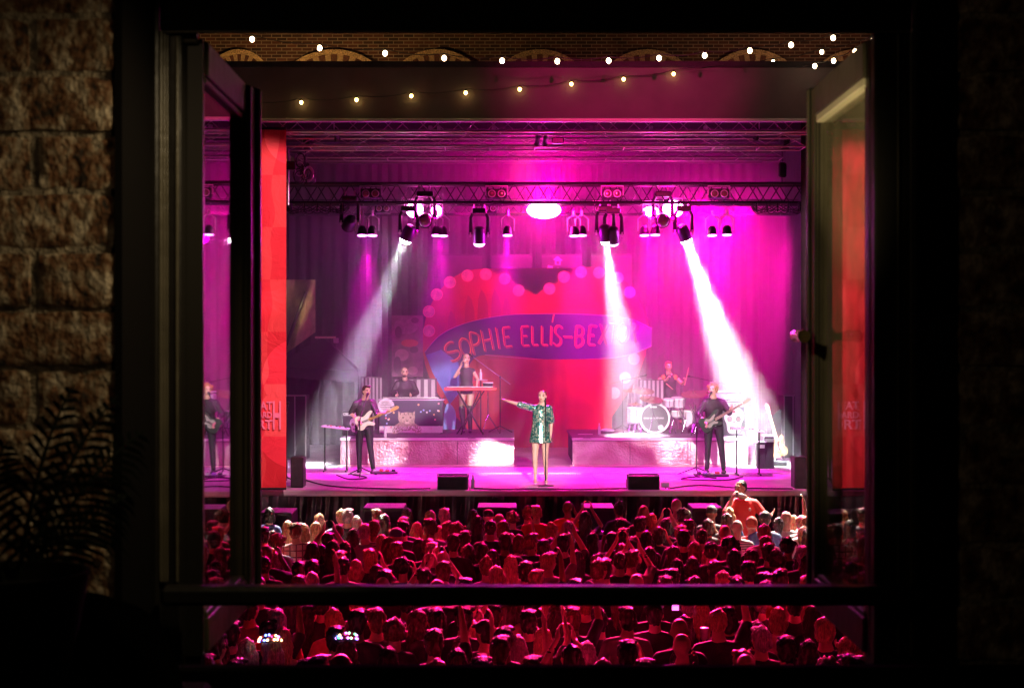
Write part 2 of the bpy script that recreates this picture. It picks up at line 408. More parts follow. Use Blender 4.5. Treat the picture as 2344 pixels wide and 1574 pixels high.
# ---- far brick building with arched windows
BY = 42.
brickm = bpy.data.materials.new('old_brick'); brickm.use_nodes = True
n_ = brickm.node_tree; bs = n_.nodes['Principled BSDF']; bs.inputs['Roughness'].default_value = .85
tc = n_.nodes.new('ShaderNodeTexCoord'); mp = n_.nodes.new('ShaderNodeMapping'); mp.inputs['Rotation'].default_value = (R(90), 0, 0)
bk = n_.nodes.new('ShaderNodeTexBrick'); bk.inputs['Scale'].default_value = 1.0
bk.inputs['Brick Width'].default_value = .3; bk.inputs['Row Height'].default_value = .1; bk.inputs['Mortar Size'].default_value = .012
bk.inputs['Color1'].default_value = (.20, .07, .035, 1); bk.inputs['Color2'].default_value = (.06, .028, .018, 1); bk.inputs['Mortar'].default_value = (.42, .33, .24, 1)
n_.links.new(tc.outputs['Object'], mp.inputs[0]); n_.links.new(mp.outputs[0], bk.inputs[0])
ns = n_.nodes.new('ShaderNodeTexNoise'); ns.inputs['Scale'].default_value = 1.6; ns.inputs['Detail'].default_value = 6
n_.links.new(tc.outputs['Object'], ns.inputs[0])
mx = n_.nodes.new('ShaderNodeMix'); mx.data_type = 'RGBA'; mx.blend_type = 'MULTIPLY'; mx.inputs[0].default_value = .8
n_.links.new(bk.outputs[0], mx.inputs[6]); n_.links.new(ns.outputs[0], mx.inputs[7]); n_.links.new(mx.outputs[2], bs.inputs['Base Color'])
bp = n_.nodes.new('ShaderNodeBump'); bp.inputs['Strength'].default_value = .6; bp.inputs['Distance'].default_value = .02
n_.links.new(bk.outputs[1], bp.inputs['Height']); bp.invert = True; n_.links.new(bp.outputs[0], bs.inputs['Normal'])
bb = thing('brick_building', 'old brick mill building with shallow arched windows above the stage roof', 'building', (1, BY, 0))
topz = 14.5
# arches: (centre u, half width px)
arches = [(548, 64), (765, 104), (1000, 92), (1236, 92), (1482, 92), (1722, 92), (1960, 92)]
vs_ = mat('voussoir_pale', (.42, .30, .16), .8, vary=.3, scale=20); vd_ = mat('voussoir_dark', (.12, .05, .03), .85, vary=.3, scale=20)
ring_ = mat('arch_ring', (.5, .36, .18), .8, vary=.5, scale=25, bump=.5)
paneM = mat('dark_glass', (.01, .01, .012), .12)
edges = [-22.]
for (cu, hw) in arches:
    c = P(cu, 112, BY); h = hw / F * BY; rise = 41 / F * BY
    springz = P(cu, 158, BY).z
    Rr = (h * h + rise * rise) / (2 * rise); cz = springz + rise - Rr
    half = math.asin(h / Rr)
    th = .42; ri = Rr - th
    # voussoirs
    nv = 15
    for i in range(nv):
        a0 = -half + 2 * half * i / nv + .004; a1 = -half + 2 * half * (i + 1) / nv - .004
        o = -.03 if i % 2 else -.045
        pts = [(c.x + math.sin(q) * r_, 0, cz + math.cos(q) * r_) for q, r_ in ((a0, ri), (a1, ri), (a1, Rr - .1), (a0, Rr - .1))]
        MB().prism(pts, (0, BY + o, 0), (0, BY + .2, 0)).build('brick', vs_ if i % 2 == 0 else vd_, bb)
    nr = 34
    for i in range(nr):
        a0 = -half * 1.03 + 2.06 * half * i / nr; a1 = a0 + 2.06 * half / nr - .003
        o = -.10 - .02 * rnd.random()
        pts = [(c.x + math.sin(q) * r_, 0, cz + math.cos(q) * r_) for q, r_ in ((a0, Rr - .1), (a1, Rr - .1), (a1, Rr + .03), (a0, Rr + .03))]
        MB().prism(pts, (0, BY + o, 0), (0, BY + .1, 0)).build('brick', ring_, bb)
    # jamb + window below
    x0, x1 = c.x - h, c.x + h
    pts = [(c.x + math.sin(-half + 2 * half * i / 20) * ri, 0, cz + math.cos(-half + 2 * half * i / 20) * ri) for i in range(21)] + [(x1 * .97 + c.x * .03, 0, 3), (x0 * .97 + c.x * .03, 0, 3)]
    wn = MB().prism(pts, (0, BY + .13, 0), (0, BY + .16, 0)).build('window', paneM, bb)
    fr = MB()
    fr.tube([(c.x + math.sin(-half + 2 * half * i / 20) * (ri - .03), BY + .1, cz + math.cos(-half + 2 * half * i / 20) * (ri - .03)) for i in range(21)], .035, 6)
    for q in (-.33, .33): fr.box((c.x + q * h, BY + .1, springz - 2), (.06, .05, 5))
    fr.build('frame', mat('white_frame', (.6, .55, .45), .5), wn)
    # wall above the arch & outline
# wall piece: polygon with arch bites: build as columns between
wallmb = MB()
xsw = []
for (cu, hw) in arches:
    c = P(cu, 112, BY); h = hw / F * BY; rise = 41 / F * BY; springz = P(cu, 158, BY).z
    Rr = (h * h + rise * rise) / (2 * rise); cz = springz + rise - Rr
    xsw.append((c.x, h, Rr, cz))
px = -24.
for (cx, h, Rr, cz) in xsw:
    x0 = cx - h
    wallmb.box(((px + x0) / 2, BY + .2, topz / 2), (x0 - px, .4, topz))
    n = 12
    for i in range(n):
        a, b = x0 + 2 * h * i / n, x0 + 2 * h * (i + 1) / n
        za, zb_ = (cz + math.sqrt(max(0, Rr * Rr - (q - cx) ** 2)) for q in (a, b))
        wallmb.add([(a, BY, za), (b, BY, zb_), (b, BY, topz), (a, BY, topz), (a, BY + .4, za), (b, BY + .4, zb_), (b, BY + .4, topz), (a, BY + .4, topz)],
                   [(0, 1, 2, 3), (0, 4, 5, 1), (3, 2, 6, 7)])
    px = cx + h
wallmb.box(((px + 26) / 2, BY + .2, topz / 2), (26 - px, .4, topz))
wallmb.build('wall', brickm, bb)
MB().box((1, BY + 4, topz / 2), (49, 7, topz - .1)).build('roof', matte, bb)
# side buildings
for (x, lab) in ((-17., 'dark brick building along the side of the yard by the guitarist'), (19., 'dark brick building along the side of the yard by the bass player')):
    o = MB().box((x, 24, 6), (4, 34, 12)).build('side_building', brickm); tag(o, lab, 'building')

# ================================================================ WINDOW AND ROOM WE LOOK FROM
def wx(u, y): return (u - 1172) / F * y
def wz(v, y): return CAMZ - (v - 787) / F * y
YF = 2.05
paint = mat('dark_gloss_paint', (.016, .014, .012), .38, bump=.12, bscale=25)
sillm = mat('sill_black', (.008, .007, .007), .95, spec=.05)
casd0 = mat('rebate_black', (.008, .007, .006), .8, spec=.1)
paint2 = mat('olive_gloss_paint', (.10, .088, .062), .34, bump=.15, bscale=30, vary=.15, scale=15)
win = thing('window', 'open dark wooden window frame through which the concert is seen', 'window', (0, YF, wz(1527, 2.1)))
x0, x1 = wx(262, YF), wx(2190, YF); xi0, xi1 = wx(362, YF), wx(2090, YF)
ztop, zbot = wz(69, YF), wz(1527, 2.1)
MB().box(((x0 - .02 + xi0) / 2, YF + .05, CAMZ), (xi0 - x0 + .02, .10, 1.5), bev=.004).build('jamb', paint, win)
MB().box(((x1 + .06 + xi1) / 2, YF + .05, CAMZ), (x1 - xi1 + .06, .10, 1.5), bev=.004).build('jamb', paint, win)
MB().box(((xi0 + xi1) / 2, YF + .008, ztop + .16), (xi1 - xi0 - .004, .016, .32), bev=.002).build('head', casd0, win)
MB().box(((xi0 + xi1) / 2, YF + .062, ztop + .195), (xi1 - xi0 - .004, .09, .30)).build('head_rebate', casd0, win)
MB().box(((xi0 + xi1) / 2, YF + .05, zbot - .17), (xi1 - xi0 - .004, .14, .30), bev=.004).build('sill', sillm, win)
MB().box(((xi0 + xi1) / 2, 1.83, wz(1527, 1.82) - .2), (x1 - x0 + .3, .025, .40), bev=.004).build('window_board', sillm, win)
for (ua, sg) in ((264, 1), (2189, -1)):
    xa_ = wx(ua, 1.90); MB().box((xa_ + sg * .004, 1.974, CAMZ), (.010, .148, 1.5)).build('reveal_board', sillm, win)
# stepped mouldings on the inner edge of the frame
def mould(u0, u1, side, m, nm, y0, vt=74, vb=1527):
    a, b = sorted((wx(u0, y0), wx(u1, y0)))
    MB().box(((a + b) / 2, y0 + .035, (wz(vt, y0) + zbot) / 2), (b - a, .06, wz(vt, y0) - zbot), bev=.003).build(nm, m, win)
def bead(u, v0, v1, y, r, m, nm='bead'):
    MB().cyl((wx(u, y), y, wz(v0, y)), (wx(u, y), y, wz(v1, y)), r, n=14).build(nm, m, win, True)
mould(362, 412, -1, paint, 'moulding', YF + .012)
bead(367, 72, 1330, YF + .006, .0035, paint2); bead(375, 76, 1330, YF + .010, .0028, paint2); bead(382, 80, 1330, YF + .012, .0022, paint2)
bead(405, 84, 1330, YF + .018, .0030, paint2)
mould(2004, 2090, 1, paint, 'moulding', YF + .012)
bead(2086, 76, 1500, YF + .006, .0022, paint2); bead(2056, 76, 1500, YF + .012, .0014, paint2)
MB().cyl((wx(367, YF), YF + .006, wz(71, YF)), (wx(2086, YF), YF + .006, wz(71, YF)), .0022, n=12).build('bead', paint2, win, True)
# casements
glassm = bpy.data.materials.new('window_glass'); glassm.use_nodes = True; n_ = glassm.node_tree
for q in list(n_.nodes): n_.nodes.remove(q)
def glass_mat(name, base, dirt, dcol=(.30, .26, .17)):
    m = bpy.data.materials.new(name); m.use_nodes = True; n = m.node_tree
    for q in list(n.nodes): n.nodes.remove(q)
    out = n.nodes.new('ShaderNodeOutputMaterial'); tr = n.nodes.new('ShaderNodeBsdfTransparent'); gl = n.nodes.new('ShaderNodeBsdfGlossy'); gl.inputs['Roughness'].default_value = .012
    tr.inputs[0].default_value = (.93, .94, .93, 1)
    lw = n.nodes.new('ShaderNodeLayerWeight'); lw.inputs[0].default_value = .5
    pw = n.nodes.new('ShaderNodeMath'); pw.operation = 'POWER'; pw.inputs[1].default_value = 4.0
    ma = n.nodes.new('ShaderNodeMath'); ma.operation = 'MULTIPLY_ADD'; ma.inputs[1].default_value = base; ma.inputs[2].default_value = .06; ma.use_clamp = True
    n.links.new(lw.outputs['Facing'], pw.inputs[0]); n.links.new(pw.outputs[0], ma.inputs[0])
    mixs = n.nodes.new('ShaderNodeMixShader'); n.links.new(ma.outputs[0], mixs.inputs[0]); n.links.new(tr.outputs[0], mixs.inputs[1]); n.links.new(gl.outputs[0], mixs.inputs[2])
    df = n.nodes.new('ShaderNodeBsdfDiffuse'); df.inputs[0].default_value = (*dcol, 1)
    tc = n.nodes.new('ShaderNodeTexCoord'); t = n.nodes.new('ShaderNodeTexNoise'); t.inputs['Scale'].default_value = 14; t.inputs['Detail'].default_value = 7
    n.links.new(tc.outputs['Object'], t.inputs[0])
    m2 = n.nodes.new('ShaderNodeMath'); m2.operation = 'MULTIPLY'; m2.inputs[1].default_value = dirt * 2; n.links.new(t.outputs[0], m2.inputs[0])
    mix2 = n.nodes.new('ShaderNodeMixShader'); n.links.new(m2.outputs[0], mix2.inputs[0]); n.links.new(mixs.outputs[0], mix2.inputs[1]); n.links.new(df.outputs[0], mix2.inputs[2])
    n.links.new(mix2.outputs[0], out.inputs[0]); return m
glassL = glass_mat('pane_clean', 1.25, .008); glassR = glass_mat('pane_dusty', .22, .34)
casm = mat('casement_paint', (.095, .082, .055), .38, vary=.15, scale=12, bump=.12, bscale=30)
casd = mat('casement_dark_edge', (.02, .018, .015), .4)
def casement(side, xn, lean, depth, label, gm):
    """hinged at (xn, 2.10); local: s along the leaf (away), t = outward thickness"""
    zt_, zb_ = CAMZ + .449, CAMZ - .459
    t = thing('casement', label, 'casement', (xn, 2.10, zb_), 'open window leaves')
    L = depth; W = .052; TH = .040
    sg = side  # leaf thickness extends away from the opening: sg=-1 left leaf, +1 right leaf
    rotm = Matrix.Rotation(-lean, 3, 'Z')
    def q(s, tt, z): return rotm @ Vector((sg * tt, s, 0)) + Vector((xn, 2.10, z))
    def bx(name, s0, s1, t0, t1, z0, z1, m, bev=.002):
        c = q((s0 + s1) / 2, (t0 + t1) / 2, (z0 + z1) / 2)
        MB().box(c, (abs(t1 - t0), s1 - s0, z1 - z0), rot=rotm, bev=bev).build(name, m, t)
    K = 1. if sg < 0 else .55
    nw, fs = .018, L - (.080 if sg < 0 else .062)       # glass runs from the thin hinge stile to the moulded closing stile
    bx('stile', 0, nw, -.004, TH, zb_, zt_, casm); bx('stile', fs + .018, L - .012, -.0165 * K, TH, zb_, zt_, casm)
    bx('hinge_edge', -.006, 0, -.006, TH + .002, zb_, zt_, casd, 0)
    bx('rail', nw, fs + .018, -.010, TH, zt_ - W, zt_, casm); bx('rail', nw, fs + .018, -.010, TH, zb_, zb_ + W, casm)
    a, b = nw, fs; z0, z1 = zb_ + W, zt_ - W
    for k, (s0, s1, tp) in enumerate(((fs, fs + .006, -.0045), (fs + .006, fs + .010, -.0070), (fs + .010, fs + .014, -.0115), (fs + .014, fs + .018, -.0135))):
        bx('glazing_bead', s0, s1, tp * K, TH * .8, z0, z1, casm if k % 2 == 0 else casd, .001)  # every second bead darkened to stand for shade between the steps
    bx('glazing_bead', a, b, -.006 if sg < 0 else -.010, .02, z1 - (.010 if sg < 0 else .014), z1, casm if sg < 0 else mat('bead_lit_edge', (.75, .68, .5), .35)); bx('glazing_bead', a, b, -.008, .02, z0, z0 + .010, casm)  # pale top bead on one leaf imitates light catching its edge
    bx('pane', a, b, .002, .005, z0, z1, gm, 0)
    bx('cover_strip', L - .006, L + .012, -.024 * K, .004, zb_ + .012, zt_ + .004, casm, .004)
    bx('cover_strip_edge', L - .012, L - .006, -.020 * K, -.002, zb_ + .012, zt_ + .004, casd, 0)
    return t, q
casL, qL = casement(-1, wx(457, 2.10), R(-1.2), .425, 'window leaf opened outward mirroring the magenta stage in its glass', glassL)
casR, qR = casement(1, wx(1997, 2.10), R(.7), .425, 'dusty window leaf with a brass handle opened outward', glassR)
# handle on the right leaf
brass = mat('polished_brass', (.75, .6, .35), .15, metal=1)
hs = .425 - .04
hp = qR(hs, -.017, wz(770, 2.48))
h = MB().lathe(hp, [(.013, 0), (.013, .004), (.007, .006), (.006, .02), (.009, .024)], 16, axis=(-1, 0, 0)).build('handle_rose', casd, casR, True)
MB().tube([hp + Vector((-.020, 0, 0)), hp + Vector((-.026, -.012, .001)), hp + Vector((-.029, -.05, .003)), hp + Vector((-.027, -.085, 0))], [.009, .0105, .0085, .011], 12).build('handle', brass, casR, True)
# hinges of the window
for (u, v) in ((2165, 1300), (2170, 1405)):
    MB().box((wx(u, YF), YF - .004, wz(v, YF)), (.05, .012, .045), bev=.003).build('hinge_plate', casd, win)
    MB().lathe((wx(u, YF), YF - .012, wz(v, YF)), [(.004, 0), (.004, .003), (.002, .004)], 10, axis=(0, -1, 0)).build('screw', brass, win, True)
for u in (430, 2020):
    MB().box((wx(u, 2.09), 2.09, wz(86, 2.09)), (.03, .02, .02), bev=.003).build('stay_bracket', casm, win)
for (ua, ub) in ((400, 460), (1994, 2060)):
    MB().box(((wx(ua, 2.10) + wx(ub, 2.10)) / 2, 2.112, CAMZ - .515), (wx(ub, 2.10) - wx(ua, 2.10), .03, .108)).build('corner_block', sillm, win)
bar = MB().box((0.045, 2.03, (wz(1339, 2.03) + wz(1382, 2.03)) / 2), (wx(2140, 2.03) - wx(395, 2.03), .035, wz(1339, 2.03) - wz(1382, 2.03)), bev=.006).build('guard_rail', paint)
tag(bar, 'thick black horizontal guard rail across the lower window', 'rail')
# brick walls beside the window
whitewash = bpy.data.materials.new('whitewashed_brick'); whitewash.use_nodes = True
n_ = whitewash.node_tree; bs = n_.nodes['Principled BSDF']; bs.inputs['Roughness'].default_value = .9
tc = n_.nodes.new('ShaderNodeTexCoord'); oi = n_.nodes.new('ShaderNodeObjectInfo')
va = n_.nodes.new('ShaderNodeVectorMath'); va.operation = 'ADD'
cb = n_.nodes.new('ShaderNodeCombineXYZ'); ml = n_.nodes.new('ShaderNodeMath'); ml.operation = 'MULTIPLY'; ml.inputs[1].default_value = 37
n_.links.new(oi.outputs['Random'], ml.inputs[0]); n_.links.new(ml.outputs[0], cb.inputs[2])
mpb = n_.nodes.new('ShaderNodeMapping'); mpb.inputs['Scale'].default_value = (1, 1, .8); n_.links.new(tc.outputs['Object'], mpb.inputs[0]); n_.links.new(mpb.outputs[0], va.inputs[0]); n_.links.new(cb.outputs[0], va.inputs[1])
t1 = n_.nodes.new('ShaderNodeTexNoise'); t1.inputs['Scale'].default_value = 34; t1.inputs['Detail'].default_value = 9; t1.inputs['Roughness'].default_value = .65
t2 = n_.nodes.new('ShaderNodeTexNoise'); t2.inputs['Scale'].default_value = 110; t2.inputs['Detail'].default_value = 6
n_.links.new(va.outputs[0], t1.inputs[0]); n_.links.new(va.outputs[0], t2.inputs[0])
rp = n_.nodes.new('ShaderNodeValToRGB'); e = rp.color_ramp.elements
e[0].position = .38; e[0].color = (.035, .025, .018, 1); e[1].position = .62; e[1].color = (.66, .56, .42, 1)
e2 = rp.color_ramp.elements.new(.46); e2.color = (.20, .085, .035, 1); e3 = rp.color_ramp.elements.new(.53); e3.color = (.34, .24, .15, 1)
n_.links.new(t1.outputs[0], rp.inputs[0]); n_.links.new(rp.outputs[0], bs.inputs['Base Color'])
bp = n_.nodes.new('ShaderNodeBump'); bp.inputs['Strength'].default_value = .9; bp.inputs['Distance'].default_value = .006
n_.links.new(t2.outputs[0], bp.inputs['Height']); n_.links.new(bp.outputs[0], bs.inputs['Normal'])
mortar = mat('mortar', (.34, .28, .2), .95, vary=.5, scale=60, bump=.6, bscale=120)
def rough_brick(x0, x1, y0, y1, z0, z1, seed):
    bm = bmesh.new(); bmesh.ops.create_cube(bm, size=1)
    bmesh.ops.subdivide_edges(bm, edges=bm.edges[:], cuts=9, use_grid_fill=True)
    vs = []
    for v in bm.verts:
        q = Vector([2 * c for c in v.co]); ln_ = (abs(q.x) ** 20 + abs(q.y) ** 20 + abs(q.z) ** 20) ** (1 / 20)
        q = q / ln_
        w_ = Vector(((x0 + x1) / 2 + q.x * (x1 - x0) / 2, (y0 + y1) / 2 + q.y * (y1 - y0) / 2, (z0 + z1) / 2 + q.z * (z1 - z0) / 2))
        d = mnoise.noise_vector(w_ * 60 + Vector((seed, 0, 0))) * .0022 + mnoise.noise_vector(w_ * 20 + Vector((0, seed, 0))) * .0026
        vs.append(w_ + d)
    bm.verts.index_update()
    fs = [[v.index for v in f.verts] for f in bm.faces]; bm.free()
    return MB().add(vs, fs)
def brick_wall(side, xr, y0, y1, label):
    t = thing('brick_wall', label, 'wall', (xr, y0, CAMZ - .7))
    H = .0785; z = CAMZ - .66; k = 0
    while z < CAMZ + .62:
        w1 = (.105 if k % 2 else .215) + .0
        x = -rnd.uniform(-.002, .004)
        first = True
        while x < .5:
            w2 = w1 if first else .215
            a, b = sorted((xr + side * x, xr + side * (x + w2)))
            rough_brick(a, b, y0 + rnd.uniform(-.0025, .0025), y1 if first else y0 + .1, z + .0025, z + H - .0035, k * 7 + int(x * 99)).build('brick', whitewash, t, True)
            x += w2 + .007; first = False
        z += H; k += 1
    a, b = sorted((xr + side * .006, xr + side * .75))
    MB().box(((a + b) / 2, (y0 + y1) / 2 + .0022, CAMZ), (b - a, y1 - y0 - .003, 1.5)).build('mortar', mortar, t)
    return t
brick_wall(-1, wx(263, 1.90), 1.90, 1.99, 'rough whitewashed brick wall lit warm beside the window')
brick_wall(1, wx(2190, 1.90), 1.90, 1.99, 'unlit rough brick wall on the dark side of the window')
struct(MB().box((0, 2.0, CAMZ + 1.2), (2.8, .5, .9)).build('wall_lintel', matte))
struct(MB().box((0, 2.0, CAMZ - 1.32), (2.8, .5, 1.0)).build('wall_below', matte))
struct(MB().box((0, 1.2, CAMZ - 1.9), (5, 4, .2)).build('floor', matte))

# ---- palm-like plant in a pot, black against the brick
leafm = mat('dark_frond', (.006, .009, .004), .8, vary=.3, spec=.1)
pl = thing('palm_plant', 'potted palm with arching feathery fronds in front of the lit bricks', 'plant', P(20, 1560, 1.55))
def frond(pts, nl, llen, seed, spread=1.0, droop=.25):
    mb = MB(); pts = [Vector(p) for p in pts]; r_ = random.Random(seed)
    def bez(t):
        a, b, c, d = pts; s = 1 - t
        return a * s ** 3 + b * 3 * s * s * t + c * 3 * s * t * t + d * t ** 3
    mb.tube([bez(i / 14) for i in range(15)], [.004 - .0028 * i / 14 for i in range(15)], 6)
    for i in range(nl):
        t = .22 + .78 * i / nl; p = bez(t); tg = (bez(min(1, t + .02)) - bez(t - .02)).normalized()
        for sd in (-1, 1):
            sidev = tg.cross(Vector((0, -1, 0.15))).normalized() * sd
            d = (sidev * spread + tg * .75 + Vector((0, r_.uniform(-.25, .25), 0))).normalized()
            L = llen * math.sin(math.pi * (.15 + .8 * t)) * r_.uniform(.85, 1.1)
            wv = d.cross(Vector((0, 1, 0))).normalized() * .0030
            q = [p, p + d * L * .35 + Vector((0, 0, -.1 * droop * L)), p + d * L * .7 + Vector((0, 0, -droop * L * .35)), p + d * L + Vector((0, 0, -droop * L))]
            vs = [q[0] - wv * .3, q[0] + wv * .3, q[1] + wv, q[1] - wv, q[2] + wv * .8, q[2] - wv * .8, q[3]]
            mb.add(vs, [(0, 1, 2, 3), (3, 2, 4, 5), (5, 4, 6)])
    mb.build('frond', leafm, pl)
b0 = P(30, 1400, 1.62)
frond([b0, P(90, 1200, 1.64), P(170, 1010, 1.68), P(268, 905, 1.72)], 17, .055, 2, .85, .5)
frond([b0, P(100, 1250, 1.64), P(180, 1090, 1.68), P(330, 985, 1.74)], 20, .070, 3, .9, .5)
frond([b0, P(100, 1290, 1.66), P(180, 1190, 1.68), P(300, 1130, 1.74)], 17, .060, 5, .8, .6)
frond([b0, P(60, 1200, 1.62), P(90, 1010, 1.64), P(170, 880, 1.68)], 16, .055, 4, .8, .4)
frond([b0, P(-20, 1250, 1.6), P(-60, 1100, 1.6), P(20, 1010, 1.62)], 14, .06, 6)
MB().lathe(P(20, 1560, 1.55), [(.055, -.02), (.075, .06), (.085, .12), (.08, .12), (.07, .10)], 24).build('pot', sillm, pl, True)
# upholstered dark chair back under the plant
ch = thing('armchair', 'dark upholstered armchair back in the unlit corner below the palm', 'chair', P(260, 1574, 1.7))
def cf(a, b):
    ang = a * math.pi
    return P(95 - 60 * (1 - b) + 330 * a, 1640 - (330 + 20 * math.sin(a * 9)) * math.sin(max(0.02, min(math.pi - .02, ang))) ** .45 * (1 - .25 * a) * (.35 + .65 * b), 1.74 - .05 * b)
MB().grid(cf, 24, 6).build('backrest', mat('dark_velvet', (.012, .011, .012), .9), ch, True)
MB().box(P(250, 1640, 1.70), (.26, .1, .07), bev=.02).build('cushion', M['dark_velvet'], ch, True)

# ================================================================ RIG
trm = mat('truss_alu', (.42, .40, .42), .38, metal=.75, vary=.1)
trd = mat('truss_black', (.03, .028, .03), .4, metal=.4)
def unit_tube(r, n=6):
    return MB().cyl((0, 0, -.5), (0, 0, .5), r, n=n).mesh('unit_tube', trm)
ut_a, ut_d = unit_tube(1), MB().cyl((0, 0, -.5), (0, 0, .5), 1, n=6).mesh('unit_tube', trd)
def rod(name, me, a, b, r, par):
    a, b = Vector(a), Vector(b); o = bpy.data.objects.new(name, me); C.objects.link(o); o.parent = par
    o.location = (a + b) / 2 - wloc(par); o.scale = (r, r, (b - a).length)
    o.rotation_euler = (b - a).to_track_quat('Z', 'Y').to_euler(); return o
def truss(x0, x1, y, ztop, h, d, bay, label, me, rc=.026, rb=.011, lower=True):
    t = thing('box_truss', label, 'truss', ((x0 + x1) / 2, y, ztop - h), 'stage trusses')
    for yy_ in (y, y + d):
        for zz in (ztop, ztop - h):
            rod('chord', me, (x0, yy_, zz), (x1, yy_, zz), rc, t)
    n = int((x1 - x0) / bay)
    for j, yy_ in enumerate((y, y + d)):
        for i in range(n):
            a = x0 + (x1 - x0) * i / n; b = x0 + (x1 - x0) * (i + 1) / n; m_ = (a + b) / 2
            if j: a, m_, b = a + bay / 2, a, a
            rod('brace', me, (a, yy_, ztop - h), (m_ if not j else x0 + (x1 - x0) * i / n, yy_, ztop), rb, t)
            if not j: rod('brace', me, (m_, yy_, ztop), (b, yy_, ztop - h), rb, t)
            else: rod('brace', me, (a, yy_, ztop - h), (x0 + (x1 - x0) * (i + 1) / n, yy_, ztop), rb, t)
    for i in range(n + 1):
        x = x0 + (x1 - x0) * i / n
        rod('cross_tube', me, (x, y, ztop - h), (x, y + d, ztop - h), rb, t)
    return t
tx0, tx1 = P(600, 0, 26).x, P(1850, 0, 26).x
def zat(v, y): return CAMZ + (787 - v) / F * y
truss(tx0, tx1, 25.1, zat(262, 25.1), .30, .35, .62, 'front lattice truss just under the roof edge', ut_a, .022, .009)
o = thing('lighting_bar', 'bright round bar slung across below the roof edge', 'bar', (tx0, 25.6, zat(301, 25.6)))
rod('tube', ut_a, (tx0, 25.6, zat(301, 25.6)), (tx1, 25.6, zat(301, 25.6)), .035, o)
for u in (985, 1005, 1130, 1235, 1355, 1365, 1490, 1615):
    q = P(u, 296, 25.6); MB().box(q, (.07, .09, .12), bev=.01).build('clamp', alu, o)
truss(tx0, tx1, 26.2, zat(308, 26.2), .22, .5, .78, 'upper second truss with wide zigzag braces', ut_a, .02, .009)
truss(tx0 + .3, tx1, 28.4, zat(332, 28.4), .25, .5, .86, 'faint third truss deep under the roof', ut_a, .018, .009)
LY = 28.6
ztr, zbt = zat(420, LY), zat(464, LY)
truss(P(560, 0, LY).x, P(1846, 0, LY).x, LY, ztr, ztr - zbt, .40, .46, 'main black lighting truss that carries the stage lamps', ut_d, .034, .013)
truss(P(640, 0, 31).x, P(1846, 0, 31).x, 31., zat(458, 31), .30, .3, .5, 'rear black truss hanging lower behind the lighting truss', ut_d, .02, .008)
for u, v0, v1 in ((700, 300, 418), (1790, 300, 418)):
    a = P(u, v0, LY + .1); b = P(u, v1, LY + .1)
    t = thing('chain_hoist', 'chain hoist holding the truss end %s' % ('over the guitarist' if u < 1000 else 'over the spare bass'), 'hoist', b, 'chain hoists')
    MB().cyl(a, b, .012).build('chain', chrome, t); MB().box(b + Vector((0, 0, .25)), (.16, .16, .30), bev=.03).build('motor', blackmetal, t)
    MB().lathe(b + Vector((.05, 0, .62)), [(.02, 0), (.09, .05), (.11, .25), (.08, .3)], 10).build('chain_bag', matte, t)
# cable looms along the truss ends
for (u0, u1) in ((652, 800), (1720, 1840)):
    t = thing('cable_loom', 'bundle of black cables looped under the %s end of the lighting truss' % ('banner' if u0 < 1000 else 'dark drape'), 'cable', P(u0, 470, LY), 'cable looms')
    for k in range(6):
        pts = []; n = 16; r_ = random.Random(u0 + k)
        for i in range(n + 1):
            a = i / n; pts.append(P(u0 + (u1 - u0) * a, 466 + 14 * abs(math.sin(a * math.pi * (2 + k % 3))) + k * 2, LY - .05 - .02 * k))
        MB().tube(pts, .010, 6).build('cable', black, t)
    for k in range(5):
        q = P(u0 + (u1 - u0) * (k + .5) / 5, 0, LY - .1).x
        MB().cyl((q, LY - .1, zat(466, LY)), (q, LY - .1, zat(486, LY)), .022).build('connector', chrome, t)

lensmats = {}
def lensm(name, col, e):
    if name not in lensmats: lensmats[name] = mat('lens_' + name, (.02, .02, .02), .3, emit=e, ecol=col)
    return lensmats[name]
lens_off = mat('lens_unlit', (.25, .22, .2), .1, metal=.6)
def mover(u, v, target, label, lcol, y=LY + .15, big=1., e=30):
    """moving head: clamp, base, yoke with two arms, drum-shaped head with glowing lens at pixel (u, v)"""
    c = P(u, v, y)
    t = thing('moving_head', label, 'stage light', c, 'moving head lamps on the lighting truss')
    d = (Vector(target) - c).normalized(); L = .36 * big; rr = .135 * big
    back = c - d * L * .95; piv = c - d * L * .5
    top = Vector((piv.x, piv.y, piv.z + .42 * big))
    MB().lathe(back, [(rr * .45, 0), (rr * .8, L * .1), (rr, L * .45), (rr * .92, L * .8), (rr, L * .92)], 18, axis=d).build('head', blackmetal, t, True)
    MB().lathe(c - d * .035, [(rr * .84, 0), (rr * .88, .04), (rr * .74, .075), (rr * .45, .10), (rr * .15, .11)], 18, axis=d).build('lens', lensm(label[:24], lcol, e) if e else lens_off, t, True)
    for s_ in (-1, 1):
        MB().tube([top + Vector((s_ * rr * 1.0, 0, 0)), top + Vector((s_ * rr * 1.28, 0, -.08)), piv + Vector((s_ * rr * 1.28, 0, 0))], [.03, .034, .042], 8, flat=.6).build('yoke_arm', blackmetal, t)
        MB().cyl(piv + Vector((s_ * rr * 1.2, 0, 0)), piv + Vector((s_ * rr * 1.42, 0, 0)), .05).build('pivot', alu, t)
    MB().box(top + Vector((0, 0, .05)), (.30 * big, .24, .11), bev=.02).build('base', blackmetal, t)
    for s_ in (-.1, .1):
        MB().box(top + Vector((s_, 0, .16)), (.03, .08, .14), bev=.008).build('clamp', alu, t)
    return t, c, d
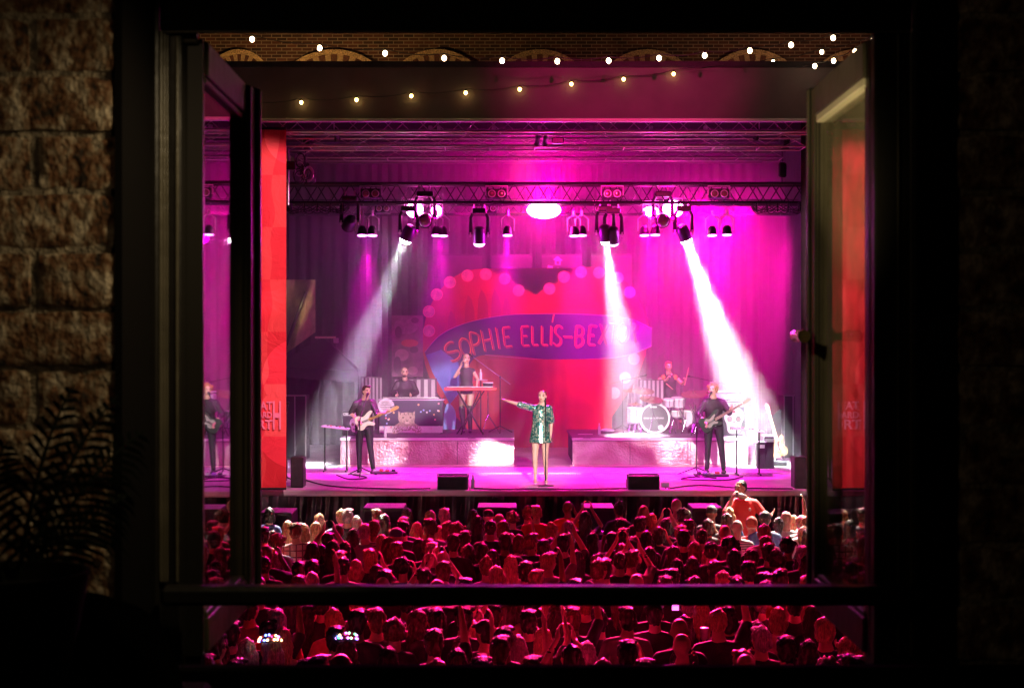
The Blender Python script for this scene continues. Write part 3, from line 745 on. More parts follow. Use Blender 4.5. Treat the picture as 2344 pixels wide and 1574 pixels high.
def wash(u, v, label, lcol, e=9, y=LY + .1):
    c = P(u, v, y); d = Vector((0, -.12, -1)).normalized()
    t = thing('wash_light', label, 'stage light', c, 'LED wash lamps glowing violet under the truss')
    MB().lathe(c - d * .20, [(.05, 0), (.085, .05), (.10, .17), (.115, .19)], 16, axis=d).build('housing', blackmetal, t, True)
    MB().lathe(c - d * .012, [(.098, 0), (.09, .012), (.04, .02)], 16, axis=d).build('lens', lensm('wash', lcol, e), t, True)
    MB().tube([c + Vector((-.13, 0, .1)), c + Vector((-.13, 0, .34)), c + Vector((-.03, 0, .42)), c + Vector((.03, 0, .42)), c + Vector((.13, 0, .34)), c + Vector((.13, 0, .1))], .014, 6).build('bracket', alu, t)
    MB().box(c + Vector((0, 0, .46)), (.05, .06, .12), bev=.01).build('clamp', alu, t)
    return t, c, d
def blinder(u, v, label, y=LY - .08, w=.36, em=None, e=0, r=.07):
    c = P(u, v, y)
    t = thing('blinder_light', label, 'stage light', c, 'two-cell blinder lamps')
    MB().box(c + Vector((0, .09, 0)), (w, .16, .2), bev=.02).build('housing', blackmetal, t)
    for s_ in (-1, 1):
        q = c + Vector((s_ * w * .24, .005, 0))
        MB().tube([q + Vector((math.cos(a * .5236) * r, 0, math.sin(a * .5236) * r)) for a in range(12)], .009, 6, closed=True).build('rim', alu, t)
        MB().lathe(q + Vector((0, .006, 0)), [(r * .96, 0), (r * .8, .008), (r * .3, .012)], 16, axis=(0, -1, 0)).build('lens', em or mat('blinder_lens', (.5, .42, .3), .12, metal=.7), t, True)
    MB().tube([c + Vector((-w / 2 - .02, .08, -.03)), c + Vector((-w / 2 - .02, .08, .16)), c + Vector((w / 2 + .02, .08, .16)), c + Vector((w / 2 + .02, .08, -.03))], .012, 6).build('bracket', alu, t)
    return t
pos = ['over the guitarist', 'between left and middle spotlight', 'between middle and bright drum beam', 'over the bass player']
for i, u in enumerate((848, 1137, 1402, 1647)):
    blinder(u, 443, ['dark two-cell lamp in the truss above the guitarist', 'dark two-cell lamp in the truss above the backing singer', 'dark two-cell lamp in the truss above the second white beam', 'dark two-cell lamp in the truss above the bass player'][i], y=LY - .10, w=.40)
for i, u in enumerate((876, 1120, 1378)):
    blinder(u, 477, ['small ringed two-cell lamp below the truss by the guitarist beam', 'small ringed two-cell lamp below the truss above the backing singer', 'small ringed two-cell lamp below the truss over the middle beam'][i], y=LY + .5, w=.32, r=.055)
VIOE = (1, .22, 1)
for (u, v, lab) in ((829, 540, 'outermost violet wash lamp above the guitarist'), (852, 540, 'second violet wash lamp above the guitarist, nearer the first white beam'),
                    (999, 540, 'violet wash lamp right beside the first white beam'), (1014, 541, 'half hidden violet wash lamp above the keyboard player'),
                    (1162, 540, 'lone violet wash lamp above the backing singer'),
                    (1314, 541, 'half hidden violet wash lamp above the lead singer'), (1332, 540, 'violet wash lamp above and just beyond the lead singer'),
                    (1475, 540, 'violet wash lamp above the drum kit'), (1500, 539, 'brighter violet wash lamp beside the brightest beam'),
                    (1630, 540, 'violet wash lamp above the bass player'), (1664, 539, 'violet wash lamp nearest the dark drape')):
    wash(u, v, lab, VIOE)
# beam heads
BEAMS = []
def beam(u, v, lab, tgt):
    t, c, d = mover(u, v, tgt, lab, (1, .95, 1), e=80); BEAMS.append((c, d, Vector(tgt)))
beam(928, 550, 'moving head throwing the white beam down behind the guitarist', BT[0])
beam(1388, 551, 'moving head throwing the white beam onto the drum kit', BT[1])
beam(1571, 550, 'moving head throwing the brightest white beam towards the bass player', BT[2])
mover(1097, 557, P(1097, 900, 29.5), 'unlit moving head hanging between the beams above the backing singer', (1, .5, 1), e=6)
mover(1404, 555, P(1410, 900, 30.5), 'unlit moving head tucked beside the middle beam', (1, .5, 1), e=6)
mover(796, 520, P(740, 640, 30.5), 'unlit moving head tilted over above the guitarist', (1, .5, 1), e=0)
mover(973, 506, P(985, 700, 20), 'dark moving head in front of two bright pink lamps above the keyboard player', (1, .5, 1), e=0, y=LY - .1, big=1.1)
mover(1517, 506, P(1510, 700, 20), 'dark moving head in front of two bright pink lamps above the drummer', (1, .5, 1), e=0, y=LY - .1, big=1.1)
# bright pink audience lamps
GLOW = []
def strobe(u, v, wpx, hpx, lab, e):
    c = P(u, v, LY + .30); w_, h_ = wpx / F * c.y, hpx / F * c.y
    t = thing('strobe_light', lab, 'stage light', c, 'bright pink lamps facing the audience')
    MB().box(c + Vector((0, .07, 0)), (w_ + .05, .12, h_ + .05), bev=.02).build('housing', blackmetal, t)
    q_ = MB(); q_.ell(c, (w_ * .75, .09, h_ * .75), 20, 12); q_.build('lens', lensm('strobe', (1, .16, .62), e), t, True)
    MB().tube([c + Vector((-w_ / 2 - .05, .06, 0)), c + Vector((-w_ / 2 - .05, .06, .22)), c + Vector((w_ / 2 + .05, .06, .22)), c + Vector((w_ / 2 + .05, .06, 0))], .012, 6).build('bracket', alu, t)
    GLOW.append(c)
strobe(949, 480, 26, 24, 'pink lamp glaring behind the dark moving head, on the guitarist side', 60)
strobe(999, 483, 16, 17, 'small pink lamp glaring beside the dark moving head above the keyboards', 60)
strobe(1245, 481, 52, 26, 'wide blinding pink lamp at the middle of the truss', 60)
strobe(1490, 484, 24, 15, 'low pink lamp glaring above the drum kit', 60)
strobe(1541, 478, 32, 26, 'large pink lamp glaring right above the brightest beam', 60)
# front fixtures on the bright bar
for (u, v, lab) in ((1233, 312, 'front profile spot clamped to the bright bar, nearer the guitarist'), (1250, 312, 'front profile spot clamped to the bright bar, nearer the drummer'), (765, 300, 'slanting profile spot at the guitarist end of the bright bar'), (1738, 298, 'slanting profile spot at the bass end of the bright bar'), (1277, 322, 'boxy black flood lamp under the bright bar')):
    c = P(u, v, 25.6)
    t = thing('profile_spot', lab, 'stage light', c, 'lamps on the front bar')
    if u == 1277: MB().box(c, (.22, .14, .11), bev=.02).build('housing', blackmetal, t)
    else:
        MB().lathe(c + Vector((0, .04, .04)), [(.04, 0), (.055, .05), (.045, .1), (.045, .22), (.06, .25)], 12, axis=(.1 if u < 1200 else -.1, .8, -.6)).build('housing', blackmetal, t, True)
        MB().tube([c + Vector((0, 0, .02)), c + Vector((0, 0, .14))], .012, 6).build('bracket', alu, t)
# coiled cables and gear hanging by the left end of the truss
t = thing('cable_basket', 'tangle of rigging gear and looped cable hanging by the red banner', 'cable', P(694, 385, 26.5))
for k in range(9):
    r_ = random.Random(k); c = P(694 + r_.uniform(-16, 18), 375 + r_.uniform(-14, 34), 26.5)
    MB().tube([c + Vector((math.cos(a * .45) * .09, r_.uniform(-.02, .02), math.sin(a * .45) * .13)) for a in range(14)], .012, 5, closed=True).build('cable_coil', black if k % 3 else alu, t)
MB().box(P(664, 380, 26.5), (.22, .2, .16), bev=.02).build('junction_box', blackmetal, t)
MB().cyl(P(660, 340, 26.5), P(660, 470, 26.5), .02).build('post', trm, t)

# ---------------------------------------------------------------- festoon strings
bulbw = mat('bulb_white_glow', (1, .9, .7), .3, emit=22, ecol=(1, .74, .42))
bulby = mat('bulb_amber_glow', (1, .8, .4), .3, emit=26, ecol=(1, .60, .16))
FEST = []
def festoon(pts, y0, y1, label, bm_, r, sag=.0, light=0, n0=0):
    wp = []
    K = len(pts)
    for i, (u, v) in enumerate(pts):
        wp.append(P(u * 1.0038, v * 1.0038, y0 + (y1 - y0) * i / max(1, K - 1)))
    t = thing('string_lights', label, 'string lights', wp[0], 'festoon strings of bulbs')
    cab = []
    for i in range(K - 1):
        for j in range(4):
            a = j / 4; q = wp[i].lerp(wp[i + 1], a); q = q + Vector((0, 0, .07 - .05 * math.sin(a * math.pi))); cab.append(q)
    cab.append(wp[-1] + Vector((0, 0, .07)))
    cab = [cab[0] + (cab[0] - cab[4]) * 1.] + cab + [cab[-1] + (cab[-1] - cab[-5]) * 1.]
    MB().tube(cab, .007, 5).build('cable', black, t)
    me = MB().ell((0, 0, 0), (r, r, r * 1.2), 12, 8).mesh('bulb', bm_); me.polygons.foreach_set('use_smooth', [True] * len(me.polygons))
    so = MB().cyl((0, 0, r * .9), (0, 0, r * 1.2 + .03), .016, n=8).mesh('socket', black)
    for i, q in enumerate(wp):
        put(me, 'bulb', t, q - wp[0]); put(so, 'socket', t, q - wp[0])
        if light: FEST.append(q)
    return t
festoon([(575, 90), (729, 110), (878, 122), (1013, 133), (1145, 139), (1271, 140), (1388, 139), (1503, 133), (1607, 127), (1710, 116), (1804, 103), (1900, 87)], 23, 23,
        'string of pale bulbs sagging above the roof edge across the whole view', bulbw, .038)
festoon([(1646, 153), (1763, 142), (1874, 119), (1990, 92)], 26.5, 23.5, 'short second string of pale bulbs rising towards the dusty casement', bulbw, .034)
festoon([(1858, 151), (1901, 139), (1950, 118)], 24, 23, 'stub of a third string of bulbs just above the dusty casement', bulbw, .036)
festoon([(560, 240), (687, 234), (813, 228), (938, 219), (1062, 212), (1185, 204), (1303, 192), (1422, 181), (1536, 169)], RY0 - .16, RY0 - .16,
        'string of amber bulbs climbing along the fascia of the stage roof', bulby, .028, light=1)

# ================================================================ BACKDROP
QY = 35.3
t = thing('heart_backdrop', 'huge printed red heart backdrop ringed with bulbs behind a blue neon-lettered ribbon', 'backdrop', P(1225, 1022, QY))
def fan(poly, dy, name, m, par=t, wav=0.):
    """a printed piece of cloth: outline in source pixels at the backdrop, triangulated, 4 mm per layer"""
    bm = bmesh.new(); vs = [bm.verts.new(P(u, v, QY) + Vector((0, -dy, 0))) for u, v in poly]
    f = bm.faces.new(vs); r = bmesh.ops.triangulate(bm, faces=[f])
    ext = bmesh.ops.extrude_face_region(bm, geom=bm.faces[:]); bmesh.ops.translate(bm, vec=(0, -.002, 0), verts=[x for x in ext['geom'] if isinstance(x, bmesh.types.BMVert)])
    bm.verts.index_update(); mb = MB(); mb.add([v.co.copy() for v in bm.verts], [[v.index for v in f.verts] for f in bm.faces]); bm.free()
    return mb.build(name, m, par)
def smooth(pts, n=8, closed=False):
    out = []; k = len(pts)
    for i in range(k if closed else k - 1):
        if closed: p0, p1, p2, p3 = (pts[(i + j) % k] for j in (-1, 0, 1, 2))
        else: p0, p1, p2, p3 = pts[max(0, i - 1)], pts[i], pts[i + 1], pts[min(k - 1, i + 2)]
        for j in range(n):
            s_ = j / n
            out.append(tuple(.5 * ((2 * p1[q]) + (-p0[q] + p2[q]) * s_ + (2 * p0[q] - 5 * p1[q] + 4 * p2[q] - p3[q]) * s_ ** 2 + (-p0[q] + 3 * p1[q] - 3 * p2[q] + p3[q]) * s_ ** 3) for q in range(2)))
    if not closed: out.append(pts[-1])
    return out
heartm = mat('heart_print', (.36, .004, .014), .75, col2=(.56, .008, .02), scale=1.1, bump=.06, bscale=3, detail=6)
left = smooth([(1227, 676), (1188, 640), (1150, 620), (1108, 615), (1060, 623), (1020, 650), (990, 690), (972, 740), (968, 800), (978, 850), (1005, 905), (1050, 960), (1110, 1022)])
right = smooth([(1340, 1022), (1385, 975), (1425, 915), (1458, 860), (1478, 800), (1482, 740), (1465, 690), (1435, 648), (1395, 620), (1350, 612), (1300, 620), (1260, 645), (1227, 676)])
fan(left + right[:-1], .004, 'heart_print', heartm)
# curtain folds in the lower half
foldm = mat('heart_cloth', (.46, .004, .012), .7, vary=.25, scale=.8, detail=6)
a0 = P(1090, 822, QY); a1 = P(1400, 822, QY); bz = P(0, 1024, QY).z
MB().grid(lambda p, q: (a0.x + (a1.x - a0.x) * p, QY - .05 - .035 * math.sin(p * 46 + math.sin(p * 11) * 2) * (.4 + .6 * q), a0.z + (bz - a0.z) * q), 120, 6).build('curtain', foldm, t, True)
# dark silhouettes of fringe inside the upper lobes
fringe = mat('heart_fringe', (.36, .006, .03), .8)
for (u, v, hh, ww) in ((1035, 740, 60, 22), (1075, 712, 74, 24), (1105, 700, 76, 26), (1135, 695, 70, 22), (1010, 765, 44, 20), (1160, 704, 52, 18)):
    fan([(u - ww / 2, v + hh / 2), (u - ww * .4, v - hh * .2), (u - ww * .15, v - hh / 2), (u + ww * .2, v - hh * .35), (u + ww * .45, v), (u + ww / 2, v + hh / 2)], .009, 'fringe_print', fringe)
bulbp = mat('bulb_print', (.62, .34, .27), .7, vary=.22, scale=9, detail=2)
bulbr = mat('bulb_print_rim', (.85, .18, .2), .7)
def disc(u, v, r=13.5):
    fan([(u + math.cos(a * math.pi / 12) * r * 1.04, v + math.sin(a * math.pi / 12) * r * 1.04) for a in range(24)], .013, 'bulb_rim', bulbr)
    fan([(u + math.cos(a * math.pi / 12) * r * .94, v + math.sin(a * math.pi / 12) * r * .94) for a in range(24)], .017, 'bulb_print', bulbp)
for (u, v) in ((982, 713), (982, 757), (1000, 674), (1030, 646), (1070, 631), (1112, 628), (1155, 638), (1187, 665), (1258, 661), (1291, 634), (1330, 623), (1371, 624), (1414, 636), (1441, 669),
               (1451, 821), (1431, 864), (1406, 899), (1383, 930), (1358, 957), (1331, 984), (1301, 1011)): disc(u, v)
disc(1036, 899, 12)
ribm = mat('ribbon_print', (.022, .008, .13), .7, col2=(.04, .012, .19), scale=1.2)
top = smooth([(972, 806), (1010, 765), (1070, 738), (1150, 722), (1230, 718), (1310, 718), (1390, 722), (1450, 732), (1492, 752)])
bot = smooth([(1490, 792), (1450, 808), (1400, 818), (1330, 822), (1250, 822), (1180, 815), (1110, 812), (1080, 826), (1062, 870), (1058, 905)])
fan(top + bot + [(1050, 902), (1010, 870), (985, 838)], .021, 'ribbon', ribm)
bluem = mat('ribbon_blue', (.06, .14, .62), .7, col2=(.12, .24, .75), scale=2)
fan([(975, 812), (1010, 800), (1050, 830), (1050, 900), (1030, 925), (1012, 890), (990, 852)], .025, 'ribbon_fold', bluem)
fan(smooth([(1022, 925), (1040, 935), (1044, 965), (1036, 995), (1020, 1000), (1012, 985)], 4, True), .029, 'ribbon_fold', mat('ribbon_light_blue', (.2, .4, .8), .7))
linem = mat('ribbon_line', (.7, .25, .5), .7)
def stroke(pts, wpx, dy, name, m, par=t):
    pts = [P(u, v, QY) + Vector((0, -dy, 0)) for u, v in pts]
    return MB().tube(pts, wpx / F * QY / 2, 6).build(name, m, par)
stroke(top, 1.2, .03, 'ribbon_edge', linem)
stroke(smooth([(1110, 812), (1180, 818), (1250, 823), (1330, 823), (1400, 819), (1450, 809), (1490, 792)]), 1.2, .03, 'ribbon_edge', linem)
# neon lettering: strokes in a 1 x 1 box, y down
neon = mat('neon_letter_print', (1, .17, .12), .45, emit=.16, ecol=(1, .08, .06)); neond = mat('neon_shadow_print', (.55, .02, .16), .7)  # printed letters carry slight emission to imitate a neon glow
G = {
 'S': [[(.95, .12), (.75, 0), (.4, .0), (.15, .14), (.15, .34), (.45, .5), (.8, .64), (.85, .86), (.6, 1), (.25, 1), (0, .88)]],
 'O': [[(.5, 0), (.15, .15), (0, .5), (.15, .85), (.5, 1), (.85, .85), (1, .5), (.85, .15), (.5, 0)]],
 'P': [[(.1, 1), (.1, 0), (.6, 0), (.9, .12), (.95, .3), (.8, .48), (.5, .55), (.1, .55)]],
 'H': [[(.1, 0), (.1, 1)], [(.9, 0), (.9, 1)], [(.1, .5), (.9, .5)]],
 'I': [[(.5, 0), (.5, 1)]],
 'E': [[(.95, 0), (.2, 0), (.1, .1), (.1, .9), (.2, 1), (.95, 1)], [(.1, .5), (.75, .5)]],
 'L': [[(.1, 0), (.1, .9), (.2, 1), (.9, 1)]],
 '-': [[(0, .5), (1, .5)]],
 'B': [[(.1, 0), (.1, 1), (.6, 1), (.9, .86), (.9, .66), (.6, .5), (.1, .5)], [(.6, .5), (.85, .38), (.85, .14), (.6, 0), (.1, 0)]],
 'X': [[(.05, 0), (.95, 1)], [(.95, 0), (.05, 1)]],
 'T': [[(0, 0), (1, 0)], [(.5, 0), (.5, 1)]],
 'R': [[(.1, 1), (.1, 0), (.6, 0), (.9, .14), (.88, .36), (.6, .5), (.1, .5)], [(.5, .5), (.95, 1)]],
}
# (char, centre u, centre v, width, height, tilt)
LET = [('S', 1035, 803, 32, 40, -38), ('O', 1064, 793, 24, 42, -20), ('P', 1088, 785, 22, 48, -13), ('H', 1114, 777, 24, 48, -11), ('I', 1138, 773, 8, 48, -9), ('E', 1160, 770, 20, 44, -7),
       ('E', 1201, 768, 20, 44, -3), ('L', 1224, 767, 17, 43, -1), ('L', 1246, 767, 17, 43, 0), ('I', 1260, 767, 8, 43, 2), ('S', 1276, 767, 19, 44, 2), ('-', 1299, 770, 20, 10, 2),
       ('B', 1325, 768, 20, 44, 3), ('E', 1354, 766, 18, 43, 5), ('X', 1380, 764, 20, 43, 5), ('T', 1402, 762, 20, 43, 6), ('O', 1424, 760, 22, 44, 6), ('R', 1449, 757, 20, 46, 9)]
for (chh, u, v, w_, h_, tl) in LET:
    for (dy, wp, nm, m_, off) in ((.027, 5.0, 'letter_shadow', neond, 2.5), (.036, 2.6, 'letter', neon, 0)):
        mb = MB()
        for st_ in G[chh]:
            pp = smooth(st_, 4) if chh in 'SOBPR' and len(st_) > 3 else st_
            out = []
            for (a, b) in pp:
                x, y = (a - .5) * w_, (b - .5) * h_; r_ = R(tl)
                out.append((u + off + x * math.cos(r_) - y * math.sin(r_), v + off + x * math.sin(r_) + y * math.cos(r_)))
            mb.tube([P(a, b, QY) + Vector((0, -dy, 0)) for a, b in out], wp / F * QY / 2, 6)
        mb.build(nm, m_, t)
stroke([(1268, 718), (1264, 738)], 3, .035, 'letter', neon)
# poster panels hung in a row behind
pmat = mat('panel_violet', (.06, .01, .05), .6, vary=.15, scale=3)
names = ['plain violet panel left of the heart', 'plain violet panel above the left lobe of the heart', 'violet panel with white house and letter above the notch of the heart', 'plain violet panel above the right lobe of the heart', 'plain violet panel behind the brightest beam', 'plain violet panel at the far dark end of the row']
PY = 35.75
for i, (u0, u1) in enumerate(((1009, 1104), (1126, 1218), (1241, 1332), (1354, 1446))):
    a, b = P(u0, 587, PY), P(u1, 672 if i < 5 else 660, PY)
    o = thing('hanging_panel', names[i], 'panel', ((a.x + b.x) / 2, PY, b.z), 'violet panels hung behind the heart')
    MB().box(((a.x + b.x) / 2, PY, (a.z + b.z) / 2), (b.x - a.x, .03, a.z - b.z)).build('board', pmat, o)
    MB().box(((a.x + b.x) / 2, PY - .005, a.z + .03), (b.x - a.x, .05, .05)).build('top_batten', blackmetal, o)
    if i == 2:
        wm = mat('panel_white_print', (.85, .45, .62), .6)
        def pr(poly, nm='print', m_=wm, dy=.022):
            MB().prism([P(u, v, PY) for u, v in poly], (0, -dy, 0), (0, -dy - .004, 0)).build(nm, m_, o)
        pr([(1266, 594), (1276, 585), (1288, 596), (1284, 598), (1283, 607), (1270, 606), (1270, 597)])
        pr([(1274, 598), (1280, 599), (1279, 605), (1274, 604)], 'print_door', pmat, .028)
        pr([(1254, 607), (1266, 609), (1258, 646), (1246, 643)]); pr([(1276, 612), (1290, 616), (1284, 640), (1270, 642)])
        pr([(1264, 622), (1278, 625), (1276, 633), (1262, 630)])
# framed pictures
def poster(u0, v0, u1, v1, y, label, bits, base, par=None):
    a, b = P(u0, v0, y), P(u1, v1, y)
    o = thing('poster', label, 'poster', ((a.x + b.x) / 2, y, b.z), 'printed picture panels')
    MB().box(((a.x + b.x) / 2, y, (a.z + b.z) / 2), (b.x - a.x, .03, a.z - b.z)).build('board', base, o)
    for k, (poly, m_) in enumerate(bits):
        MB().prism([P(u, v, y) for u, v in poly], (0, -.018 - .004 * k, 0), (0, -.021 - .004 * k, 0)).build('print', m_, o)
    return o
pk = mat('print_pink', (.42, .2, .28), .6, vary=.2, scale=5); dk = mat('print_dark', (.07, .02, .05), .6); rd = mat('print_red', (.55, .03, .06), .6)
ov = lambda u, v, a, b, n=14: [(u + a * math.cos(2 * math.pi * i / n), v + b * math.sin(2 * math.pi * i / n)) for i in range(n)]
poster(897, 722, 968, 862, 34.6, 'tall pink picture panel with dark blotches behind the keyboard player', [
    (ov(930, 745, 28, 20), mat('print_mauve', (.26, .13, .2), .6, vary=.3, scale=9)), (ov(950, 733, 9, 7), dk), (ov(912, 760, 8, 14), dk), (ov(938, 785, 20, 9), rd), (ov(920, 812, 16, 14), pk), (ov(948, 800, 10, 8), dk), (ov(910, 835, 9, 20), dk), (ov(945, 848, 12, 10), pk)], dk if False else mat('print_base', (.20, .08, .13), .6, vary=.45, scale=4))
# beige tent cloth and tent behind the left of the stage
def tentf(p, q):
    u = 650 + 72 * p; v = 640 + (812 - 52 * p - 640) * q
    return P(u, v, 35.6 + .25 * math.sin(p * 5 + q * 3) + .06 * mnoise.noise((p * 6, q * 6, 0)))
o = MB().grid(tentf, 24, 30).build('canvas_sheet', mat('canvas_beige', (.42, .34, .20), .8, vary=.3, scale=3, bump=.4, bscale=6), None, True)
tag(o, 'golden lit beige canvas sheet beside the red banner', 'canvas')
te = thing('canopy_tent', 'dark peaked canopy tent behind the guitarist', 'tent', P(740, 1020, 34.5))
apx = P(740, 770, 34.5)
TB = [P(628, 838, 33.6), P(820, 850, 33.6), P(820, 842, 35.4), P(640, 832, 35.4)]
mb = MB()
for i in range(4):
    mb.add([apx, TB[i], TB[(i + 1) % 4]], [(0, 1, 2)])
for i in range(4):
    a, b = TB[i], TB[(i + 1) % 4]; mb.add([a, b, b - Vector((0, 0, .25)), a - Vector((0, 0, .25))], [(0, 1, 2, 3)])
mb.build('canopy', drapem, te)
for q in TB: MB().cyl(q - Vector((0, 0, .1)), (q.x, q.y, STAGE), .025).build('leg', blackmetal, te)
o = MB().cyl(P(700, 668, 35.2), P(655, 790, 35.2), .04).build('brace_pole', blackmetal); tag(o, 'slanting black pole in front of the golden canvas', 'pole')
o = thing('light_fitting', 'pale strip fitting catching light above the dark canopy tent', 'fitting', P(745, 772, 34.3))
MB().box(P(745, 772, 34.3), (.5, .08, .05), bev=.01).build('cover', mat('fitting_cream', (.7, .6, .4), .5), o); MB().box(P(769, 779, 34.3), (.12, .07, .12), bev=.01).build('bracket', alu, o)

# ================================================================ PEOPLE
def skinm(name, col): return mat(name, col, .5, vary=.08, scale=12)
SK = [skinm('skin_fair', (.62, .38, .29)), skinm('skin_tan', (.45, .26, .18)), skinm('skin_brown', (.20, .10, .06))]
eyem = mat('eye_dark', (.02, .015, .015), .25); lipm = mat('lips', (.40, .08, .07), .45)
def V(*a): return Vector(a)
def blob(name, prims, voxel, mats, iters=4, mi=None, fac=.5, disp=0, dfreq=(30, 30, 30)):
    mb = MB()
    for p in prims:
        if p[0] == 'c':           # capsule a, b, ra, rb
            a, b = Vector(p[1]), Vector(p[2]); ra, rb = p[3], p[4]; d = (b - a); L = d.length; d = d.normalized() if L else V(0, 0, 1)
            prof = [(ra * math.sin(t * math.pi / 8), -ra * math.cos(t * math.pi / 8)) for t in range(1, 5)] + [(rb * math.cos(t * math.pi / 8), L + rb * math.sin(t * math.pi / 8)) for t in range(0, 4)]
            mb.lathe(a, prof, 12, axis=d)
        elif p[0] == 'e':         # ellipsoid c, r, rot
            mb.ell(p[1], p[2], 14, 10, p[3] if len(p) > 3 else None)
        elif p[0] == 'l':         # loft of (centre, rx, ry) rings, with optional rotation
            n = 18; vs = []; fs = []
            for (c, rx, ry) in p[1]:
                for j in range(n):
                    a = 2 * math.pi * j / n; vs.append(Vector(c) + V(rx * math.cos(a), ry * math.sin(a), 0))
            k = len(p[1])
            for i in range(k - 1):
                for j in range(n): fs.append((i * n + j, i * n + (j + 1) % n, (i + 1) * n + (j + 1) % n, (i + 1) * n + j))
            fs.append(tuple(range(n))[::-1]); fs.append(tuple((k - 1) * n + j for j in range(n)))
            mb.add(vs, fs)
    me = mb.mesh('tmp', SK[0]); ob = bpy.data.objects.new('tmp', me); C.objects.link(ob)
    md = ob.modifiers.new('r', 'REMESH'); md.mode = 'VOXEL'; md.voxel_size = voxel; md.use_smooth_shade = True
    ms = ob.modifiers.new('s', 'SMOOTH'); ms.iterations = iters; ms.factor = fac
    dg = bpy.context.evaluated_depsgraph_get(); out = bpy.data.meshes.new_from_object(ob.evaluated_get(dg))
    bpy.data.objects.remove(ob); out.name = name; out.materials.clear()
    for m in (mats if isinstance(mats, (list, tuple)) else [mats]): out.materials.append(m)
    if disp:
        nn = [v.normal.copy() for v in out.vertices]
        for v, q in zip(out.vertices, nn):
            c_ = v.co; k_ = mnoise.noise((c_.x * dfreq[0], c_.y * dfreq[1], c_.z * dfreq[2])) + .6 * mnoise.noise((c_.x * dfreq[0] * 2.3, c_.y * dfreq[1] * 2.3, c_.z * dfreq[2] * 2.3 + 9))
            v.co = c_ + q * disp * k_
    out.polygons.foreach_set('use_smooth', [True] * len(out.polygons))
    if mi:
        for f in out.polygons: f.material_index = mi(f.center)
    return out
def finger_chain(w, d, up, side, L, curl, r=.0085):
    """five separate fingers from a palm at wrist w pointing along d; up = back of the hand, side = thumb side"""
    out = []
    d, up, side = d.normalized(), up.normalized(), side.normalized()
    pc = w + d * .045
    out.append(('c', w, w + d * .03, .024, .026)); 
    for k, (o, ln) in enumerate(((.026, .070), (.009, .078), (-.009, .073), (-.026, .058))):
        a = w + d * .075 + side * o; out.append(('c', w + d * .02 + side * o * .6, a, .013, .0105))
        c0 = curl[k] if isinstance(curl, (list, tuple)) else curl
        q = a; dd = d
        for seg, f in enumerate((.45, .32, .23)):
            ang = c0 * (.6 + .3 * seg); rotq = Matrix.Rotation(ang, 3, up.cross(d).normalized())
            dd = (rotq @ dd).normalized(); nq = q + dd * ln * f; out.append(('c', q, nq, r * (1 - .06 * seg), r * (.94 - .06 * seg))); q = nq
    t0 = w + d * .02 + side * .022; t1 = t0 + (side * .8 + d * .8).normalized() * .04; t2 = t1 + (side * .25 + d).normalized() * .03
    out += [('c', t0, t1, .0125, .010), ('c', t1, t2, .0098, .0085)]
    return out
def head_prims(hc, rot):
    """head of .115 half height at hc, facing -Y before rot"""
    e = lambda c, r: ('e', hc + rot @ V(*c), r, rot)
    cc = lambda a, b, ra, rb: ('c', hc + rot @ V(*a), hc + rot @ V(*b), ra, rb)
    return [e((0, .012, .022), (.073, .092, .090)), e((0, -.012, -.035), (.060, .070, .062)), e((0, -.034, -.078), (.030, .032, .026)),
            cc((0, -.083, .015), (0, -.100, -.020), .008, .012), e((0, -.072, .030), (.055, .018, .014)),
            e((.073, .012, -.008), (.010, .020, .030)), e((-.073, .012, -.008), (.010, .020, .030)),
            e((0, -.078, -.052), (.022, .012, .011)), e((.036, -.062, -.015), (.022, .018, .018)), e((-.036, -.062, -.015), (.022, .018, .018)),
            cc((0, .02, -.06), (0, .03, -.14), .052, .056)]
def face_index(hc, rot):
    inv = rot.inverted()
    def f(c):
        q = inv @ (Vector(c) - hc)
        if q.y < -.045:
            for s_ in (-1, 1):
                if (q.x - s_ * .030) ** 2 / .014 ** 2 + (q.z - .010) ** 2 / .0075 ** 2 < 1: return 1
                if abs(q.x - s_ * .031) < .018 and abs(q.z - .033) < .004: return 1
            if q.x ** 2 / .024 ** 2 + (q.z + .052) ** 2 / .010 ** 2 < 1: return 2
        return 0
    return f
